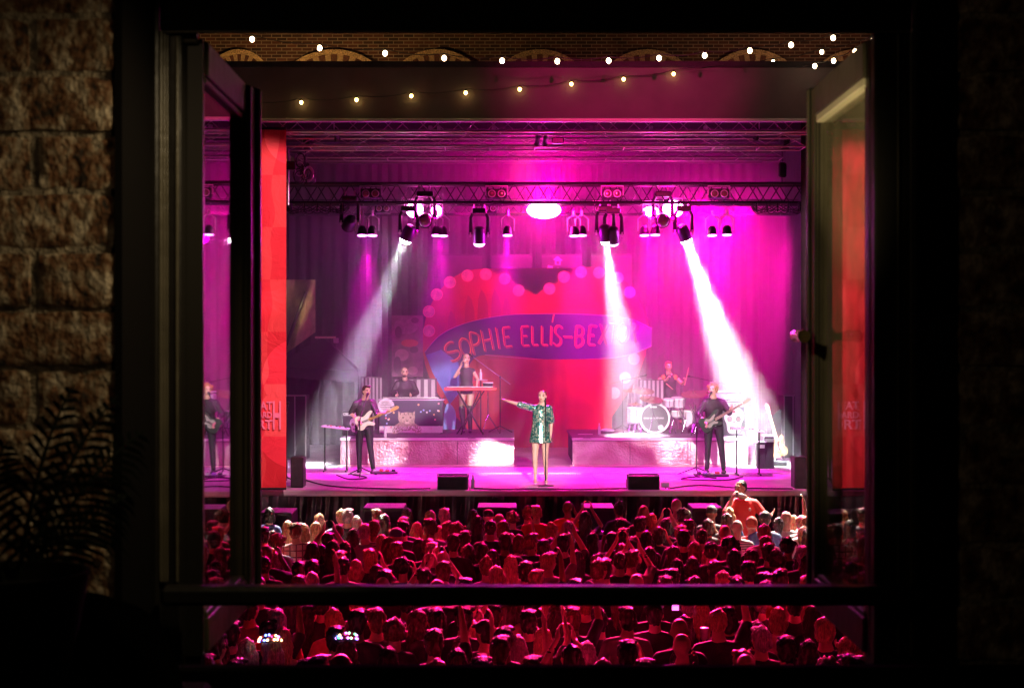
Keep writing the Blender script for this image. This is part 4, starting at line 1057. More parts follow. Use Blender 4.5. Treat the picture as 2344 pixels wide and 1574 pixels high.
def human(J, sk, h=1.70, fem=False, voxel=.011, hands=((.3, .3, .3, .3), (.3, .3, .3, .3)), bare=False, headrot=Matrix.Identity(3), handdir=(None, None)):
    """J: joints in metres for a 1.7 m figure facing -Y; l = the figure's own left (+X)"""
    D = dict(pel=V(0, 0, .95), chest=V(0, 0, 1.25), neck=V(0, .01, 1.44), head=V(0, -.01, 1.585),
             shr=V(-.165, 0, 1.350), elr=V(-.24, .02, 1.13), wrr=V(-.25, -.06, .88), shl=V(.165, 0, 1.350), ell=V(.24, .02, 1.13), wrl=V(.25, -.06, .88),
             hr=V(-.09, 0, .90), kr=V(-.10, -.02, .49), ar=V(-.11, .02, .08), hl=V(.09, 0, .90), kl=V(.10, -.02, .49), al=V(.11, .02, .08))
    if fem: D['shr'] = V(-.142, 0, 1.345); D['shl'] = V(.142, 0, 1.345)
    D.update({k: Vector(v) for k, v in J.items()})
    k = .86 if fem else 1.
    p = head_prims(D['head'], headrot)
    p.append(('c', D['head'] + headrot @ V(0, .025, -.09), D['neck'], .05 * k, .06 * k))
    c, q = D['chest'], D['pel']
    mid = (c + q) / 2
    p.append(('l', [(q + V(0, 0, -.09), .13 * (1.0 if fem else 1), .10), (q, .16, .115), (mid, .115 if fem else .14, .09), (c, .13 if fem else .158, .105), (c + V(0, 0, .10), .115 if fem else .135, .085), (c + V(0, 0, .165), .075, .06), (D['neck'] + V(0, 0, .0), .05, .05)]))
    for s_ in ('r', 'l'):
        sh, el, wr = D['sh' + s_], D['el' + s_], D['wr' + s_]
        p.append(('c', D['neck'] + V(0, .01, -.045), sh + V(0, 0, .004), .050 * k, .046 * k)); p.append(('c', c + V(0, 0, .05), sh, .075 * k, .048 * k)); p.append(('c', sh, el, .050 * k, .038 * k)); p.append(('c', el, wr, .040 * k, .026 * k))
        d = (wr - el).normalized(); i = 0 if s_ == 'r' else 1
        hd = handdir[i] or d; hd = Vector(hd).normalized()
        sd = V(0, -1, 0) - hd * V(0, -1, 0).dot(hd)
        if sd.length < .2: sd = V(0, 0, 1) - hd * hd.z
        sd.normalize(); up = sd.cross(hd) * (1 if s_ == 'r' else -1)
        p += finger_chain(wr, hd, up, sd, .1, hands[i])
        hp, kn, an = D['h' + s_], D['k' + s_], D['a' + s_]
        p.append(('c', hp, kn, .088 * (1 if fem else .95), .056 * (.9 if fem else 1))); p.append(('c', kn + (kn - hp).normalized() * .0, an, .056 * (.9 if fem else 1), .033))
        p.append(('e', kn.lerp(an, .3) + V(0, .018, 0), (.050, .050, .11)))
        p.append(('c', an + V(0, .02, -.035), an + V(0, -.15, -.055), .034, .024)); p.append(('e', an + V(0, -.08, -.05), (.036, .10, .026)))
    return D, p
def sc(pr, h):
    f = h / 1.7; out = []
    for q in pr:
        if q[0] == 'c': out.append(('c', Vector(q[1]) * f, Vector(q[2]) * f, q[3] * f, q[4] * f))
        elif q[0] == 'e': out.append(('e', Vector(q[1]) * f, tuple(x * f for x in (q[2] if isinstance(q[2], tuple) else (q[2],) * 3))) + tuple(q[3:]))
        else: out.append(('l', [(Vector(c) * f, a * f, b * f) for c, a, b in q[1]]))
    return out
def hair(hc, rot, kind):
    e = lambda c, r: ('e', hc + rot @ V(*c), r, rot)
    cap_ = [e((0, .026, .035), (.082, .090, .088)), e((0, .055, -.015), (.074, .062, .075))]
    r_ = random.Random(hash(kind) % 99 if False else len(kind))
    if kind == 'short': return cap_ + [e((.02, -.045, .092), (.045, .045, .022)), e((-.03, -.03, .098), (.04, .05, .02))]
    if kind == 'crop': return [e((0, .022, .032), (.078, .088, .085)), e((0, .05, -.01), (.070, .06, .065))]
    if kind == 'bob': return cap_ + [e((.066, .03, -.05), (.028, .055, .085)), e((-.066, .03, -.05), (.028, .055, .085)), e((0, .07, -.06), (.075, .04, .085))]
    if kind == 'long': return cap_ + [e((.062, .05, -.09), (.034, .05, .14)), e((-.062, .05, -.09), (.034, .05, .14)), e((0, .085, -.13), (.080, .038, .19)), e((0, .095, -.24), (.07, .03, .12))]
    if kind == 'bun': return cap_ + [e((0, .06, .115), (.042, .042, .036)), e((0, .095, .03), (.05, .03, .04))]
    if kind == 'pony': return cap_ + [('c', hc + rot @ V(0, .115, .02), hc + rot @ V(0, .15, -.15), .034, .016)]
    if kind == 'curly':
        out = [e((0, .03, .035), (.095, .10, .098))]
        for i in range(38):
            a = r_.uniform(0, 6.28); z = r_.uniform(-.75, 1); s_ = math.sqrt(max(0, 1 - z * z)); x, y = s_ * math.cos(a), s_ * math.sin(a)
            if y < -.45 and z < .55: continue
            out.append(e((x * .098, .03 + y * .10, .03 + z * .10), (.022,) * 3))
        return out
    if kind == 'cap': return [e((0, .010, .048), (.084, .100, .078)), ('c', hc + rot @ V(-.03, -.10, .055), hc + rot @ V(.03, -.10, .055), .022, .022), e((0, -.115, .045), (.07, .055, .012))]
    if kind == 'capback': return [e((0, .010, .048), (.084, .100, .078)), e((0, .11, .03), (.062, .05, .012))]
    if kind == 'beanie': return [e((0, .018, .045), (.085, .098, .095)), e((0, .03, .01), (.083, .088, .04))]
    return cap_
def person(loc, label, J, sk, h, fem, parts, hands=((.3,) * 4, (.3,) * 4), rz=0, hd=0, hx=0, hairk=None, hairm_=None, voxel=.010, handdir=(None, None)):
    """builds one performer: body mesh = the thing; hair and clothes its children"""
    rot = (Matrix.Rotation(R(hd), 3, 'Z') @ Matrix.Rotation(R(hx), 3, 'X'))
    D, p = human(J, sk, fem=fem, headrot=rot, hands=hands, handdir=handdir)
    f = h / 1.7
    me = blob('person', sc(p, h), voxel, [sk, eyem, lipm], 3, face_index(D['head'] * f, rot))
    o = bpy.data.objects.new('person', me); C.objects.link(o); o.location = loc; o.rotation_euler = (0, 0, rz); tag(o, label, 'person')
    if hairk:
        put(blob('hair', sc(hair(D['head'], rot, hairk), h), .008, hairm_, 2, disp=.006, dfreq=(40, 40, 16)), 'hair', o)
    for (nm, fn, m_, vx) in parts:
        put(blob(nm, sc(fn(D), h), vx, m_, 3), nm, o)
    return o, D
# clothing recipes
def c_top(ex=.014, sleeve=.9, fem=False, hem=-.06, open_=False, loose=0):
    def f(D):
        k = .86 if fem else 1.; c, q = D['chest'], D['pel']; mid = (c + q) / 2
        p = [('l', [(q + V(0, 0, hem), .158 + ex + loose, .112 + ex), (q + V(0, 0, .03), .155 + ex + loose * .6, .112 + ex), (mid, (.115 if fem else .142) + ex + loose * .3, .092 + ex), (c, (.132 if fem else .160) + ex, .108 + ex), (c + V(0, 0, .10), (.117 if fem else .137) + ex, .087 + ex), (c + V(0, 0, .16), .085 + ex, .066 + ex), (D['neck'] + V(0, 0, -.015), .068, .062)])]
        for s_ in 'rl':
            sh, el, wr = D['sh' + s_], D['el' + s_], D['wr' + s_]
            p.append(('c', D['neck'] + V(0, .01, -.045), sh + V(0, 0, .004), .048 * k + ex * .8, .046 * k + ex)); p.append(('c', c + V(0, 0, .05), sh, .075 * k + ex * .6, .048 * k + ex))
            if sleeve > 0: p.append(('c', sh, sh.lerp(el, min(1, sleeve * 2)),   .050 * k + ex, .042 * k + ex))
            if sleeve > .5: p.append(('c', el, el.lerp(wr, (sleeve - .5) * 2), .042 * k + ex, .032 * k + ex * .8))
        return p
    return f
def c_trousers(ex=.011, fem=False, flare=0.):
    def f(D):
        q = D['pel']; p = [('l', [(q + V(0, 0, -.10), .135 + ex, .108 + ex), (q, .158 + ex, .112 + ex), (q + V(0, 0, .06), .145 + ex, .10 + ex)])]
        for s_ in 'rl':
            hp, kn, an = D['h' + s_], D['k' + s_], D['a' + s_]
            p.append(('c', hp, kn, .090 + ex, .056 + ex)); p.append(('c', kn, an + V(0, 0, .02), .056 + ex, .040 + ex + flare)); p.append(('e', kn.lerp(an, .3) + V(0, .018, 0), (.052 + ex, .052 + ex, .11)))
        return p
    return f
def c_boots(up=.0):
    def f(D):
        p = []
        for s_ in 'rl':
            kn, an = D['k' + s_], D['a' + s_]; t_ = an.lerp(kn, up)
            p += [('c', an + V(0, .02, -.038), an + V(0, -.16, -.052), .042, .034), ('e', an + V(0, -.07, -.05), (.045, .125, .034)), ('c', an + V(0, .01, 0), t_, .046, .048 if up < .5 else .062)]
            if up > .6: p.append(('c', kn.lerp(an, .3) + V(0, .01, 0), kn + V(0, 0, .05), .066, .072))
        return p
    return f
clothk = mat('cloth_black', (.016, .014, .018), .7, bump=.2, bscale=30); leatherk = mat('jacket_black_sequin', (.03, .025, .03), .25, bump=.8, bscale=90, spec=.8)
jeans = mat('jeans_black', (.02, .02, .025), .7); bootk = mat('boot_black', (.02, .018, .02), .3)
def hmat(name, col):
    m = mat(name, col, .38, vary=.001); n = m.node_tree; b = n.nodes['Principled BSDF']
    tc = n.nodes.new('ShaderNodeTexCoord'); mp = n.nodes.new('ShaderNodeMapping'); mp.inputs['Scale'].default_value = (120, 120, 9); t = n.nodes.new('ShaderNodeTexNoise'); t.inputs['Scale'].default_value = 1; t.inputs['Detail'].default_value = 4
    n.links.new(tc.outputs['Object'], mp.inputs[0]); n.links.new(mp.outputs[0], t.inputs[0])
    r = n.nodes.new('ShaderNodeValToRGB'); r.color_ramp.elements[0].position = .35; r.color_ramp.elements[1].position = .65
    r.color_ramp.elements[0].color = (*[c * .5 for c in col], 1); r.color_ramp.elements[1].color = (*[min(1, c * 1.5) for c in col], 1)
    n.links.new(t.outputs[0], r.inputs[0]); n.links.new(r.outputs[0], b.inputs['Base Color'])
    bp = n.nodes.new('ShaderNodeBump'); bp.inputs['Strength'].default_value = .9; bp.inputs['Distance'].default_value = .01; n.links.new(t.outputs[0], bp.inputs['Height']); n.links.new(bp.outputs[0], b.inputs['Normal'])
    return m
hairbrown = hmat('hair_brown', (.035, .017, .010)); hairauburn = hmat('hair_auburn', (.12, .03, .015))
hairsandy = hmat('hair_sandy', (.30, .15, .06)); hairblack = hmat('hair_black', (.005, .004, .004))
hairred = hmat('hair_red_dyed', (.40, .03, .04))
# sequin material
seq = bpy.data.materials.new('sequins_green'); seq.use_nodes = True; n_ = seq.node_tree; bs = n_.nodes['Principled BSDF']
tc = n_.nodes.new('ShaderNodeTexCoord'); vr = n_.nodes.new('ShaderNodeTexVoronoi'); vr.inputs['Scale'].default_value = 45
n_.links.new(tc.outputs['Object'], vr.inputs[0]); rp = n_.nodes.new('ShaderNodeValToRGB'); e = rp.color_ramp.elements
e[0].position = .2; e[0].color = (.02, .10, .08, 1); e[1].position = .85; e[1].color = (.75, .80, .55, 1); e_ = e.new(.5); e_.color = (.05, .30, .26, 1)
n_.links.new(vr.outputs['Color'], rp.inputs[0]); n_.links.new(rp.outputs[0], bs.inputs['Base Color'])
bs.inputs['Metallic'].default_value = .6; bs.inputs['Roughness'].default_value = .25
bp = n_.nodes.new('ShaderNodeBump'); bp.inputs['Strength'].default_value = 1; bp.inputs['Distance'].default_value = .02
n_.links.new(vr.outputs['Color'], bp.inputs['Height']); n_.links.new(bp.outputs[0], bs.inputs['Normal'])

# ---- lead singer
L0 = onstage(1245, 1110)
def dress(D):
    c, q = D['chest'], D['pel']; mid = (c + q) / 2
    p = [('l', [(V(0, 0, .755), .215, .16), (V(0, 0, .79), .208, .155), (q, .175, .135), (mid, .150, .115), (c, .15, .118), (c + V(0, 0, .10), .13, .095), (c + V(0, 0, .165), .09, .07), (D['neck'] + V(0, 0, .01), .064, .06)])]
    for s_ in 'rl':
        sh, el = D['sh' + s_], D['el' + s_]
        p += [('c', D['neck'] + V(0, 0, -.04), sh, .05, .062), ('c', sh, sh.lerp(el, .92), .070, .064)]
    return p
def heels(D):
    p = []
    for s_ in 'rl':
        an = D['a' + s_]
        p += [('c', an + V(0, .02, -.05), an + V(0, .025, -.09), .018, .008), ('c', an + V(0, -.10, -.07), an + V(0, -.15, -.075), .028, .02), ('c', an + V(0, .01, -.03), an + V(0, -.1, -.065), .026, .026)]
    return p
person(L0 + V(-.06, 0, .02), 'singer in green sequin minidress pointing one arm out sideways at a straight microphone stand', dict(
    shr=(-.15, 0, 1.38), elr=(-.40, -.05, 1.45), wrr=(-.63, -.12, 1.52), shl=(.148, 0, 1.37), ell=(.20, .03, 1.13), wrl=(.185, -.03, .90),
    head=(.03, -.03, 1.59), hr=(-.085, 0, .90), kr=(-.10, -.03, .50), ar=(-.095, 0, .105), kl=(.085, -.05, .50), al=(.10, 0, .105), hl=(.09, 0, .90)),
    SK[0], 1.70, True, [('dress', dress, seq, .012), ('shoes', heels, mat('shoe_silver', (.7, .62, .6), .3), .008)],
    hands=((.0, 1.0, 1.1, 1.2), (.35,) * 4), hd=-14, hx=-4, hairk='crop', hairm_=hairauburn)
mk = L0 + V(.03, -.12, 0)
t = thing('microphone_stand', 'straight round-based microphone stand in front of the lead singer', 'microphone stand', mk)
MB().lathe(mk, [(.15, 0), (.15, .012), (.03, .022), (.012, .03)], 24).build('base', blackmetal, t, True)
MB().cyl(mk + V(0, 0, .02), mk + V(0, 0, 1.46), .010).build('pole', blackmetal, t)
MB().lathe(mk + V(-.0, .00, 1.44), [(.011, 0), (.013, .02), (.018, .12), (.026, .13), (.028, .155), (.02, .178), (.008, .185)], 14, axis=(-.1, .45, .8)).build('microphone', blackmetal, t, True)

# ---- stands, shared builder
def boomstand(base, top, mic, label, tripod=.32):
    t = thing('microphone_stand', label, 'microphone stand', base)
    for k in range(3):
        a = 2.1 * k + .5; MB().cyl(base + V(math.cos(a) * tripod, math.sin(a) * tripod, .015), base + V(0, 0, .16), .011, n=8).build('leg', blackmetal, t)
    MB().cyl(base + V(0, 0, .10), top, .011, n=8).build('pole', blackmetal, t)
    MB().ell(top, .022).build('joint', blackmetal, t, True)
    d = (mic - top).normalized(); MB().cyl(top - d * .3, mic, .009, n=8).build('boom', chrome if 'backing' in label else blackmetal, t)
    MB().lathe(mic, [(.010, 0), (.016, .07), (.024, .085), (.026, .11), (.018, .13), (.006, .135)], 12, axis=d).build('microphone', blackmetal, t, True)
    return t
tp = V
def guitar(c, neckdir, front, bodyM, neckM, bass=False, label='', held=True, pick=mat('pickguard', (.8, .76, .7), .4)):
    """c body centre; neckdir unit; front: outward normal"""
    t = thing('bass_guitar' if bass else 'electric_guitar', label, 'guitar', c)
    d = Vector(neckdir).normalized(); n = Vector(front).normalized(); n = (n - d * n.dot(d)).normalized(); u = n.cross(d)
    Lb = .36 if not bass else .42; W = .30 if not bass else .32
    out = [(-.5, .30), (-.5, -.30), (-.40, -.46), (-.22, -.48), (-.02, -.34), (.16, -.34), (.36, -.46), (.50, -.40), (.40, -.22), (.28, -.12), (.28, .10), (.42, .26), (.60, .42), (.50, .52), (.30, .46), (.10, .34), (-.06, .34), (-.24, .48), (-.40, .46)]
    poly = [c + d * a * Lb + u * b * W for a, b in smooth(out, 3, True)]
    MB().prism(poly, -n * .02, n * .02).build('body', bodyM, t)
    MB().prism([c + d * a * Lb * .55 + u * b * W * .6 + d * .02 for a, b in smooth(out, 2, True)], n * .021, n * .025).build('pickguard', pick, t)
    nl = .62 if bass else .46; st_ = c + d * Lb * .25
    for off, w_, l0, l1, nm in ((.028, .026, 0, nl, 'neck'),):
        a, b = st_ + n * off, st_ + n * off + d * nl
        MB().prism([a - u * w_, a + u * w_, b + u * w_ * .8, b - u * w_ * .8], -n * .012, n * .008).build(nm, neckM, t)
    hd_ = st_ + d * nl + n * .028
    MB().prism([hd_ - u * .02, hd_ + d * .05 - u * .03, hd_ + d * .17 - u * .02, hd_ + d * .20 + u * .015, hd_ + d * .16 + u * .045, hd_ + d * .02 + u * .03], -n * .01, n * .006).build('headstock', neckM, t)
    for k in range(4 if bass else 6):
        q = hd_ + d * (.04 + k * (.035 if bass else .023)) + u * (.035 + .002 * k); MB().cyl(q, q + u * .035, .008, n=6).build('tuner', chrome, t)
    for k in range(4 if bass else 6):
        o_ = (k - (1.5 if bass else 2.5)) * .009; MB().cyl(c - d * Lb * .3 + n * .034 + u * o_, hd_ + n * .012 + u * o_, .0016, n=4).build('string', chrome, t)
    for k in (-.05, .04): MB().box(c + d * k + n * .028, (.07, .07, .012), rot=Vector(d).to_track_quat('X', 'Z').to_matrix()).build('pickup', blackmetal, t)
    return t
cream = mat('guitar_cream', (.82, .74, .6), .25, coat=.5); maple = mat('maple_neck', (.62, .36, .14), .35); sunb = mat('guitar_sunburst', (.20, .07, .02), .25, col2=(.55, .25, .06), scale=4); bkg = mat('guitar_black', (.012, .012, .014), .15, coat=.6); rose = mat('rosewood', (.22, .07, .05), .4)
# ---- guitarist
gl = onstage(834, 1081)
person(gl, 'guitarist in black studded jacket and hat-like hair playing a cream electric guitar', dict(
    head=(.05, -.04, 1.60), elr=(-.27, .04, 1.16), wrr=(-.08, -.21, 1.03), shl=(.168, -.02, 1.375), ell=(.27, -.12, 1.14), wrl=(.42, -.27, 1.19), hr=(-.09, 0, .90), kr=(-.10, -.03, .49), ar=(-.10, .02, .08), kl=(.12, -.03, .49), al=(.17, .02, .08)),
    SK[0], 1.72, False, [('shirt', c_top(.010, .35), clothk, .012), ('jacket', c_top(.020, .45), leatherk, .012), ('trousers', c_trousers(.006), jeans, .012), ('boots', c_boots(.25), bootk, .010)],
    hands=((.8,) * 4, (1.0,) * 4), hd=35, hairk='short', hairm_=hairbrown)
guitar(gl + V(.03, -.20, 1.03), (.93, -.08, .38), (0, -1, .1), cream, maple, False, 'cream electric guitar with maple neck held by the guitarist')
boomstand(gl + V(.02, -.75, 0), gl + V(-.02, -.72, 1.05), gl + V(.07, -.26, 1.50), 'tripod microphone stand in front of the guitarist')
# ---- bass player
gb = onstage(1634, 1082)
person(gb, 'bass player with sandy hair in black jacket and jeans singing and playing a dark bass', dict(
    head=(-.03, -.04, 1.60), elr=(-.29, .03, 1.14), wrr=(-.19, -.22, .97), ell=(.28, -.10, 1.16), wrl=(.30, -.30, 1.28), hr=(-.10, 0, .90), kr=(-.12, -.03, .49), ar=(-.13, .02, .08), kl=(.14, -.03, .49), al=(.19, .02, .08), pel=(0, 0, .95)),
    SK[0], 1.76, False, [('shirt', c_top(.010, .35), clothk, .012), ('jacket', c_top(.022, .7), leatherk, .012), ('trousers', c_trousers(.006), jeans, .012), ('boots', c_boots(.25), bootk, .010)],
    hands=((.9,) * 4, (1.0,) * 4), hd=-22, hairk='curly', hairm_=hairsandy)
guitar(gb + V(-.10, -.22, 1.02), (.86, -.06, .50), (0, -1, .1), bkg, rose, True, 'black bass guitar slung on the bass player', pick=mat('pickguard_dark', (.1, .05, .05), .3))
boomstand(gb + V(-.42, -.55, 0), gb + V(-.40, -.5, 1.02), gb + V(-.12, -.22, 1.52), 'tripod boom microphone stand in front of the bass player', .38)
# ---- backing singer on riser
RB = RISER
def onriser(u, v): return onstage(u, v, RB)
bs_ = onriser(1068, 992)
def bodysuit(D): return c_top(.010, 0, True, -.10)(D)
person(bs_, 'backing singer in black sleeveless top and high boots at the red keyboard, hand by ear', dict(
    head=(.0, -.05, 1.60), elr=(-.25, -.06, 1.22), wrr=(-.11, -.12, 1.47), ell=(.24, -.02, 1.16), wrl=(.21, -.20, .98), hr=(-.09, 0, .92), kr=(-.10, -.04, .50), ar=(-.06, .02, .10), kl=(.07, -.06, .50), al=(.08, -.05, .10)),
    SK[0], 1.74, True, [('top', bodysuit, mat('top_black_ribbed', (.05, .035, .05), .5, bump=.6, bscale=60), .011), ('boots', c_boots(1.), bootk, .011)],
    hands=((1.1,) * 4, (.2,) * 4), hd=12, hx=-6, hairk='crop', hairm_=hmat('hair_fair_slick', (.34, .2, .15)), handdir=((.2, -.1, 1), (0, -.6, -.5)))
# ---- keyboard player (sitting)
kp = onriser(922, 993) + V(0, .55, 0)
person(kp + V(0, .1, -.30), 'keyboard player with short dark beard in black sequin jacket behind the cat-print keyboard', dict(
    head=(0, -.08, 1.60), pel=(0, .1, .95), ell=(.26, -.06, 1.16), wrl=(.14, -.32, 1.12), elr=(-.26, -.06, 1.16), wrr=(-.14, -.32, 1.12), hr=(-.09, .08, .92), kr=(-.13, -.36, .80), ar=(-.13, -.30, .40), hl=(.09, .08, .92), kl=(.13, -.36, .80), al=(.13, -.30, .40)),
    SK[0], 1.74, False, [('shirt', c_top(.010, .3), clothk, .012), ('jacket', c_top(.020, .92), leatherk, .012), ('trousers', c_trousers(.008), jeans, .012), ('beard', lambda D: [('e', D['head'] + V(0, -.035, -.075), (.052, .05, .035))], hairbrown, .008)],
    hands=((.5,) * 4, (.5,) * 4), hd=10, hairk='crop', hairm_=hairauburn, handdir=((.05, -1, -.1), (-.05, -1, -.1)))
st2 = thing('stool', 'black round stool under the keyboard player', 'stool', kp + V(0, .15, 0))
MB().lathe(kp + V(0, .15, .48), [(.17, 0), (.18, .03), (.17, .06)], 20).build('seat', bootk, st2, True)
for k in range(3): MB().cyl(kp + V(math.cos(k * 2.1) * .2, .15 + math.sin(k * 2.1) * .2, .01), kp + V(0, .15, .48), .012).build('leg', chrome, st2)
# ---- drummer
dp = onriser(1545, 985) + V(0, 1.2, 0)
o_, _ = person(dp + V(0, 0, -.20), 'drummer with red-tinted hair in black waistcoat with orange shoulder patches', dict(
    head=(-.02, -.07, 1.60), elr=(-.30, -.08, 1.22), wrr=(-.08, -.30, 1.30), ell=(.29, -.06, 1.20), wrl=(.33, -.26, 1.25), hr=(-.1, 0, .92), kr=(-.22, -.34, .80), ar=(-.22, -.34, .40), hl=(.1, 0, .92), kl=(.22, -.34, .80), al=(.22, -.34, .40)),
    SK[1], 1.74, False, [('waistcoat', c_top(.014, 0.05), clothk, .012), ('trousers', c_trousers(.008), jeans, .012),
                         ('shoulder_patch', lambda D: [('e', D['shr'] + V(.03, -.05, .0), (.05, .03, .06)), ('e', D['shl'] + V(-.03, -.05, .0), (.05, .03, .06))], mat('patch_orange', (.8, .2, .04), .6), .010),
                         ('collar', lambda D: [('c', D['neck'] + V(-.06, -.05, -.02), D['neck'] + V(0, -.10, -.07), .014, .014), ('c', D['neck'] + V(.06, -.05, -.02), D['neck'] + V(0, -.10, -.07), .014, .014)], mat('collar_pale', (.7, .6, .5), .6), .008)],
    hands=((1.1,) * 4, (1.1,) * 4), hd=8, hairk='short', hairm_=hairred, handdir=((.3, -.3, .9), (.1, -.3, .9)))
for (nm, a, b, lab) in (('stick', dp + V(.33, -.30, 1.00), dp + V(.42, -.34, 1.42), 'upright drumstick in the raised hand of the drummer'), ('stick', dp + V(-.10, -.30, 1.04), dp + V(.02, -.62, .92), 'lower drumstick held across the chest of the drummer')):
    q = MB().tube([a, b], [.010, .006], 8).build('drumstick', mat('stick_wood', (.65, .42, .22), .5)); tag(q, lab, 'drumstick', 'drumsticks')
st3 = thing('stool', 'round drum stool hidden under the drummer', 'stool', dp + V(0, .1, 0))
MB().lathe(dp + V(0, .1, .52), [(.16, 0), (.17, .03), (.16, .07)], 20).build('seat', bootk, st3, True)
for k in range(3): MB().cyl(dp + V(math.cos(k * 2.1) * .2, .1 + math.sin(k * 2.1) * .2, .01), dp + V(0, .1, .52), .012).build('leg', chrome, st3)
# ---- security man in red, standing on the barrier step in the pit
sd = 22.3
q = P(1702, 1098, sd); hz = q.z
sl = V(q.x, sd, hz - 1.80)
person(sl, 'security man in red polo shirt standing above the crowd, drinking from a bottle', dict(
    head=(-.05, -.02, 1.585), elr=(-.27, -.12, 1.24), wrr=(-.19, -.20, 1.47), ell=(.30, -.06, 1.18), wrl=(.36, -.22, 1.20)),
    SK[1], 1.80, False, [('polo_shirt', c_top(.020, .55, loose=.03), mat('polo_red', (.72, .03, .03), .65, bump=.2, bscale=20), .012), ('trousers', c_trousers(.012), jeans, .014), ('beard', lambda D: [('e', D['head'] + V(-.015, -.035, -.078), (.050, .048, .032))], hairblack, .008),
                         ('emblem', lambda D: [('e', D['chest'] + V(.075, -.118, .03), (.022, .012, .03))], mat('emblem_pale', (.8, .5, .45), .6), .006)],
    hands=((1.0,) * 4, (.2,) * 4), hd=-52, hairk='crop', hairm_=hairblack, handdir=((.4, -.2, .9), (.35, -.5, .6)))
o = MB().lathe(sl + V(-.14, -.25, 1.60), [(.028, 0), (.030, .10), (.012, .14), (.012, .17)], 12, axis=(.5, .3, -.1)).build('drink_bottle', mat('bottle_clear', (.5, .45, .5), .1), None, True); tag(o, 'small drink bottle held to the mouth of the man in red', 'bottle')
stp = thing('barrier_step', 'metal step platform under the man in red', 'step', V(sl.x, sl.y, 0))
MB().box((sl.x, sl.y, sl.z - .03), (1.0, .5, .05), bev=.01).build('tread', alu, stp)
for a in (-.45, .45):
    for b in (-.2, .2): MB().cyl((sl.x + a, sl.y + b, 0), (sl.x + a, sl.y + b, sl.z - .05), .02).build('leg', alu, stp)

# ================================================================ INSTRUMENTS AND STAGE GEAR
# cat-print keyboard housing
a, b = onriser(866, 994), onriser(1012, 994)
yk = a.y - .06 + .35
t = thing('keyboard_case', 'dark keyboard housing printed with coloured dots and a tabby cat over white fur trim', 'keyboard', ((a.x + b.x) / 2, yk, RB))
zt_ = CAMZ + (787 - 916) / F * yk
W = b.x - a.x; cx = (a.x + b.x) / 2
cm = mat('case_navy', (.03, .025, .06), .6)
MB().box((cx, yk, (RB + .16 + zt_) / 2), (W, .06, zt_ - RB - .16)).build('front_panel', cm, t)
MB().box((cx, yk + .25, zt_ + .01), (W + .06, .46, .03), bev=.006).build('top', mat('case_top', (.5, .3, .5), .3), t)
MB().box((cx, yk + .20, zt_ + .035), (W - .1, .30, .03)).build('key_bed', blackmetal, t)
for k in range(40): MB().box((cx - W / 2 + .08 + k * (W - .16) / 40, yk + .10, zt_ + .056), ((W - .16) / 40 - .002, .12, .012)).build('key', mat('key_white', (.8, .78, .76), .3), t)
MB().grid(lambda p, q: (a.x + W * p, yk - .035 - .012 * mnoise.noise((p * 60, q * 9, 1)), RB + .02 + .15 * q + .006 * mnoise.noise((p * 90, q, 2))), 90, 8).build('fur_trim', mat('fur_white', (.85, .82, .8), .95, bump=.8, bscale=60), t, True)
for s_ in (-1, 1): MB().box((cx + s_ * (W / 2 - .03), yk + .22, (RB + zt_) / 2), (.05, .40, zt_ - RB)).build('side_panel', cm, t)
ctm = mat('cat_print', (.42, .33, .26), .7, vary=.35, scale=22, detail=3, distort=1.5); ctd = mat('cat_print_dark', (.10, .07, .06), .7); ctl = mat('cat_print_pale', (.68, .58, .5), .7)
def cp(poly, m_, k, nm='cat_print'):
    MB().prism([P(u, v, yk) for u, v in poly], (0, -.034 - .003 * k, 0), (0, -.036 - .003 * k, 0)).build(nm, m_, t)
cp(smooth([(898, 992), (902, 976), (914, 966), (918, 958), (946, 958), (950, 968), (964, 978), (965, 998), (954, 998), (948, 986), (915, 986), (906, 996)], 3, True), ctm, 0)
cp(smooth([(913, 962), (912, 950), (918, 945), (932, 943), (946, 945), (950, 951), (948, 964), (940, 972), (922, 972)], 3, True), ctm, 1)
cp([(912, 952), (912, 940), (920, 946)], ctm, 2); cp([(942, 946), (950, 940), (950, 953)], ctm, 2)
for u in (923, 940): cp(ov(u, 955, 2.6, 2.0, 8), ctd, 2)
cp([(929, 961), (935, 961), (932, 965)], ctd, 2); cp(ov(932, 967, 6, 3, 10), ctl, 1.5)
for k in range(4): cp([(915 + k * 9, 945), (918 + k * 9, 944), (918 + k * 9, 951)], ctd, 2.2)
r_ = random.Random(5)
for k in range(24):
    u, v = r_.choice([r_.uniform(872, 905), r_.uniform(958, 1006), r_.uniform(958, 1006)]), r_.uniform(922, 980)
    cp(ov(u, v, 2.2, 2.2, 8), mat(['dot_pink', 'dot_white', 'dot_amber', 'dot_blue'][k % 4], [(.85, .25, .35), (.85, .8, .8), (.85, .55, .2), (.3, .45, .8)][k % 4], .5), 0, 'dot_print')
# round text disc print (white disc with text-like lines) hung at the guitarist end of the case
MB().prism([P(u, v, yk) for u, v in ov(884, 929, 19, 18, 24)], (0, -.04, 0), (0, -.045, 0)).build('disc_print', mat('disc_pale', (.62, .55, .62), .4, vary=.2, scale=18), t)
for k in range(6):
    hw = 14 - abs(k - 2.5) * 2.4; MB().prism([P(884 - hw, 918 + k * 4, yk), P(884 + hw, 918 + k * 4, yk), P(884 + hw, 919.4 + k * 4, yk), P(884 - hw, 919.4 + k * 4, yk)], (0, -.046, 0), (0, -.048, 0)).build('print_line', ctd, t)
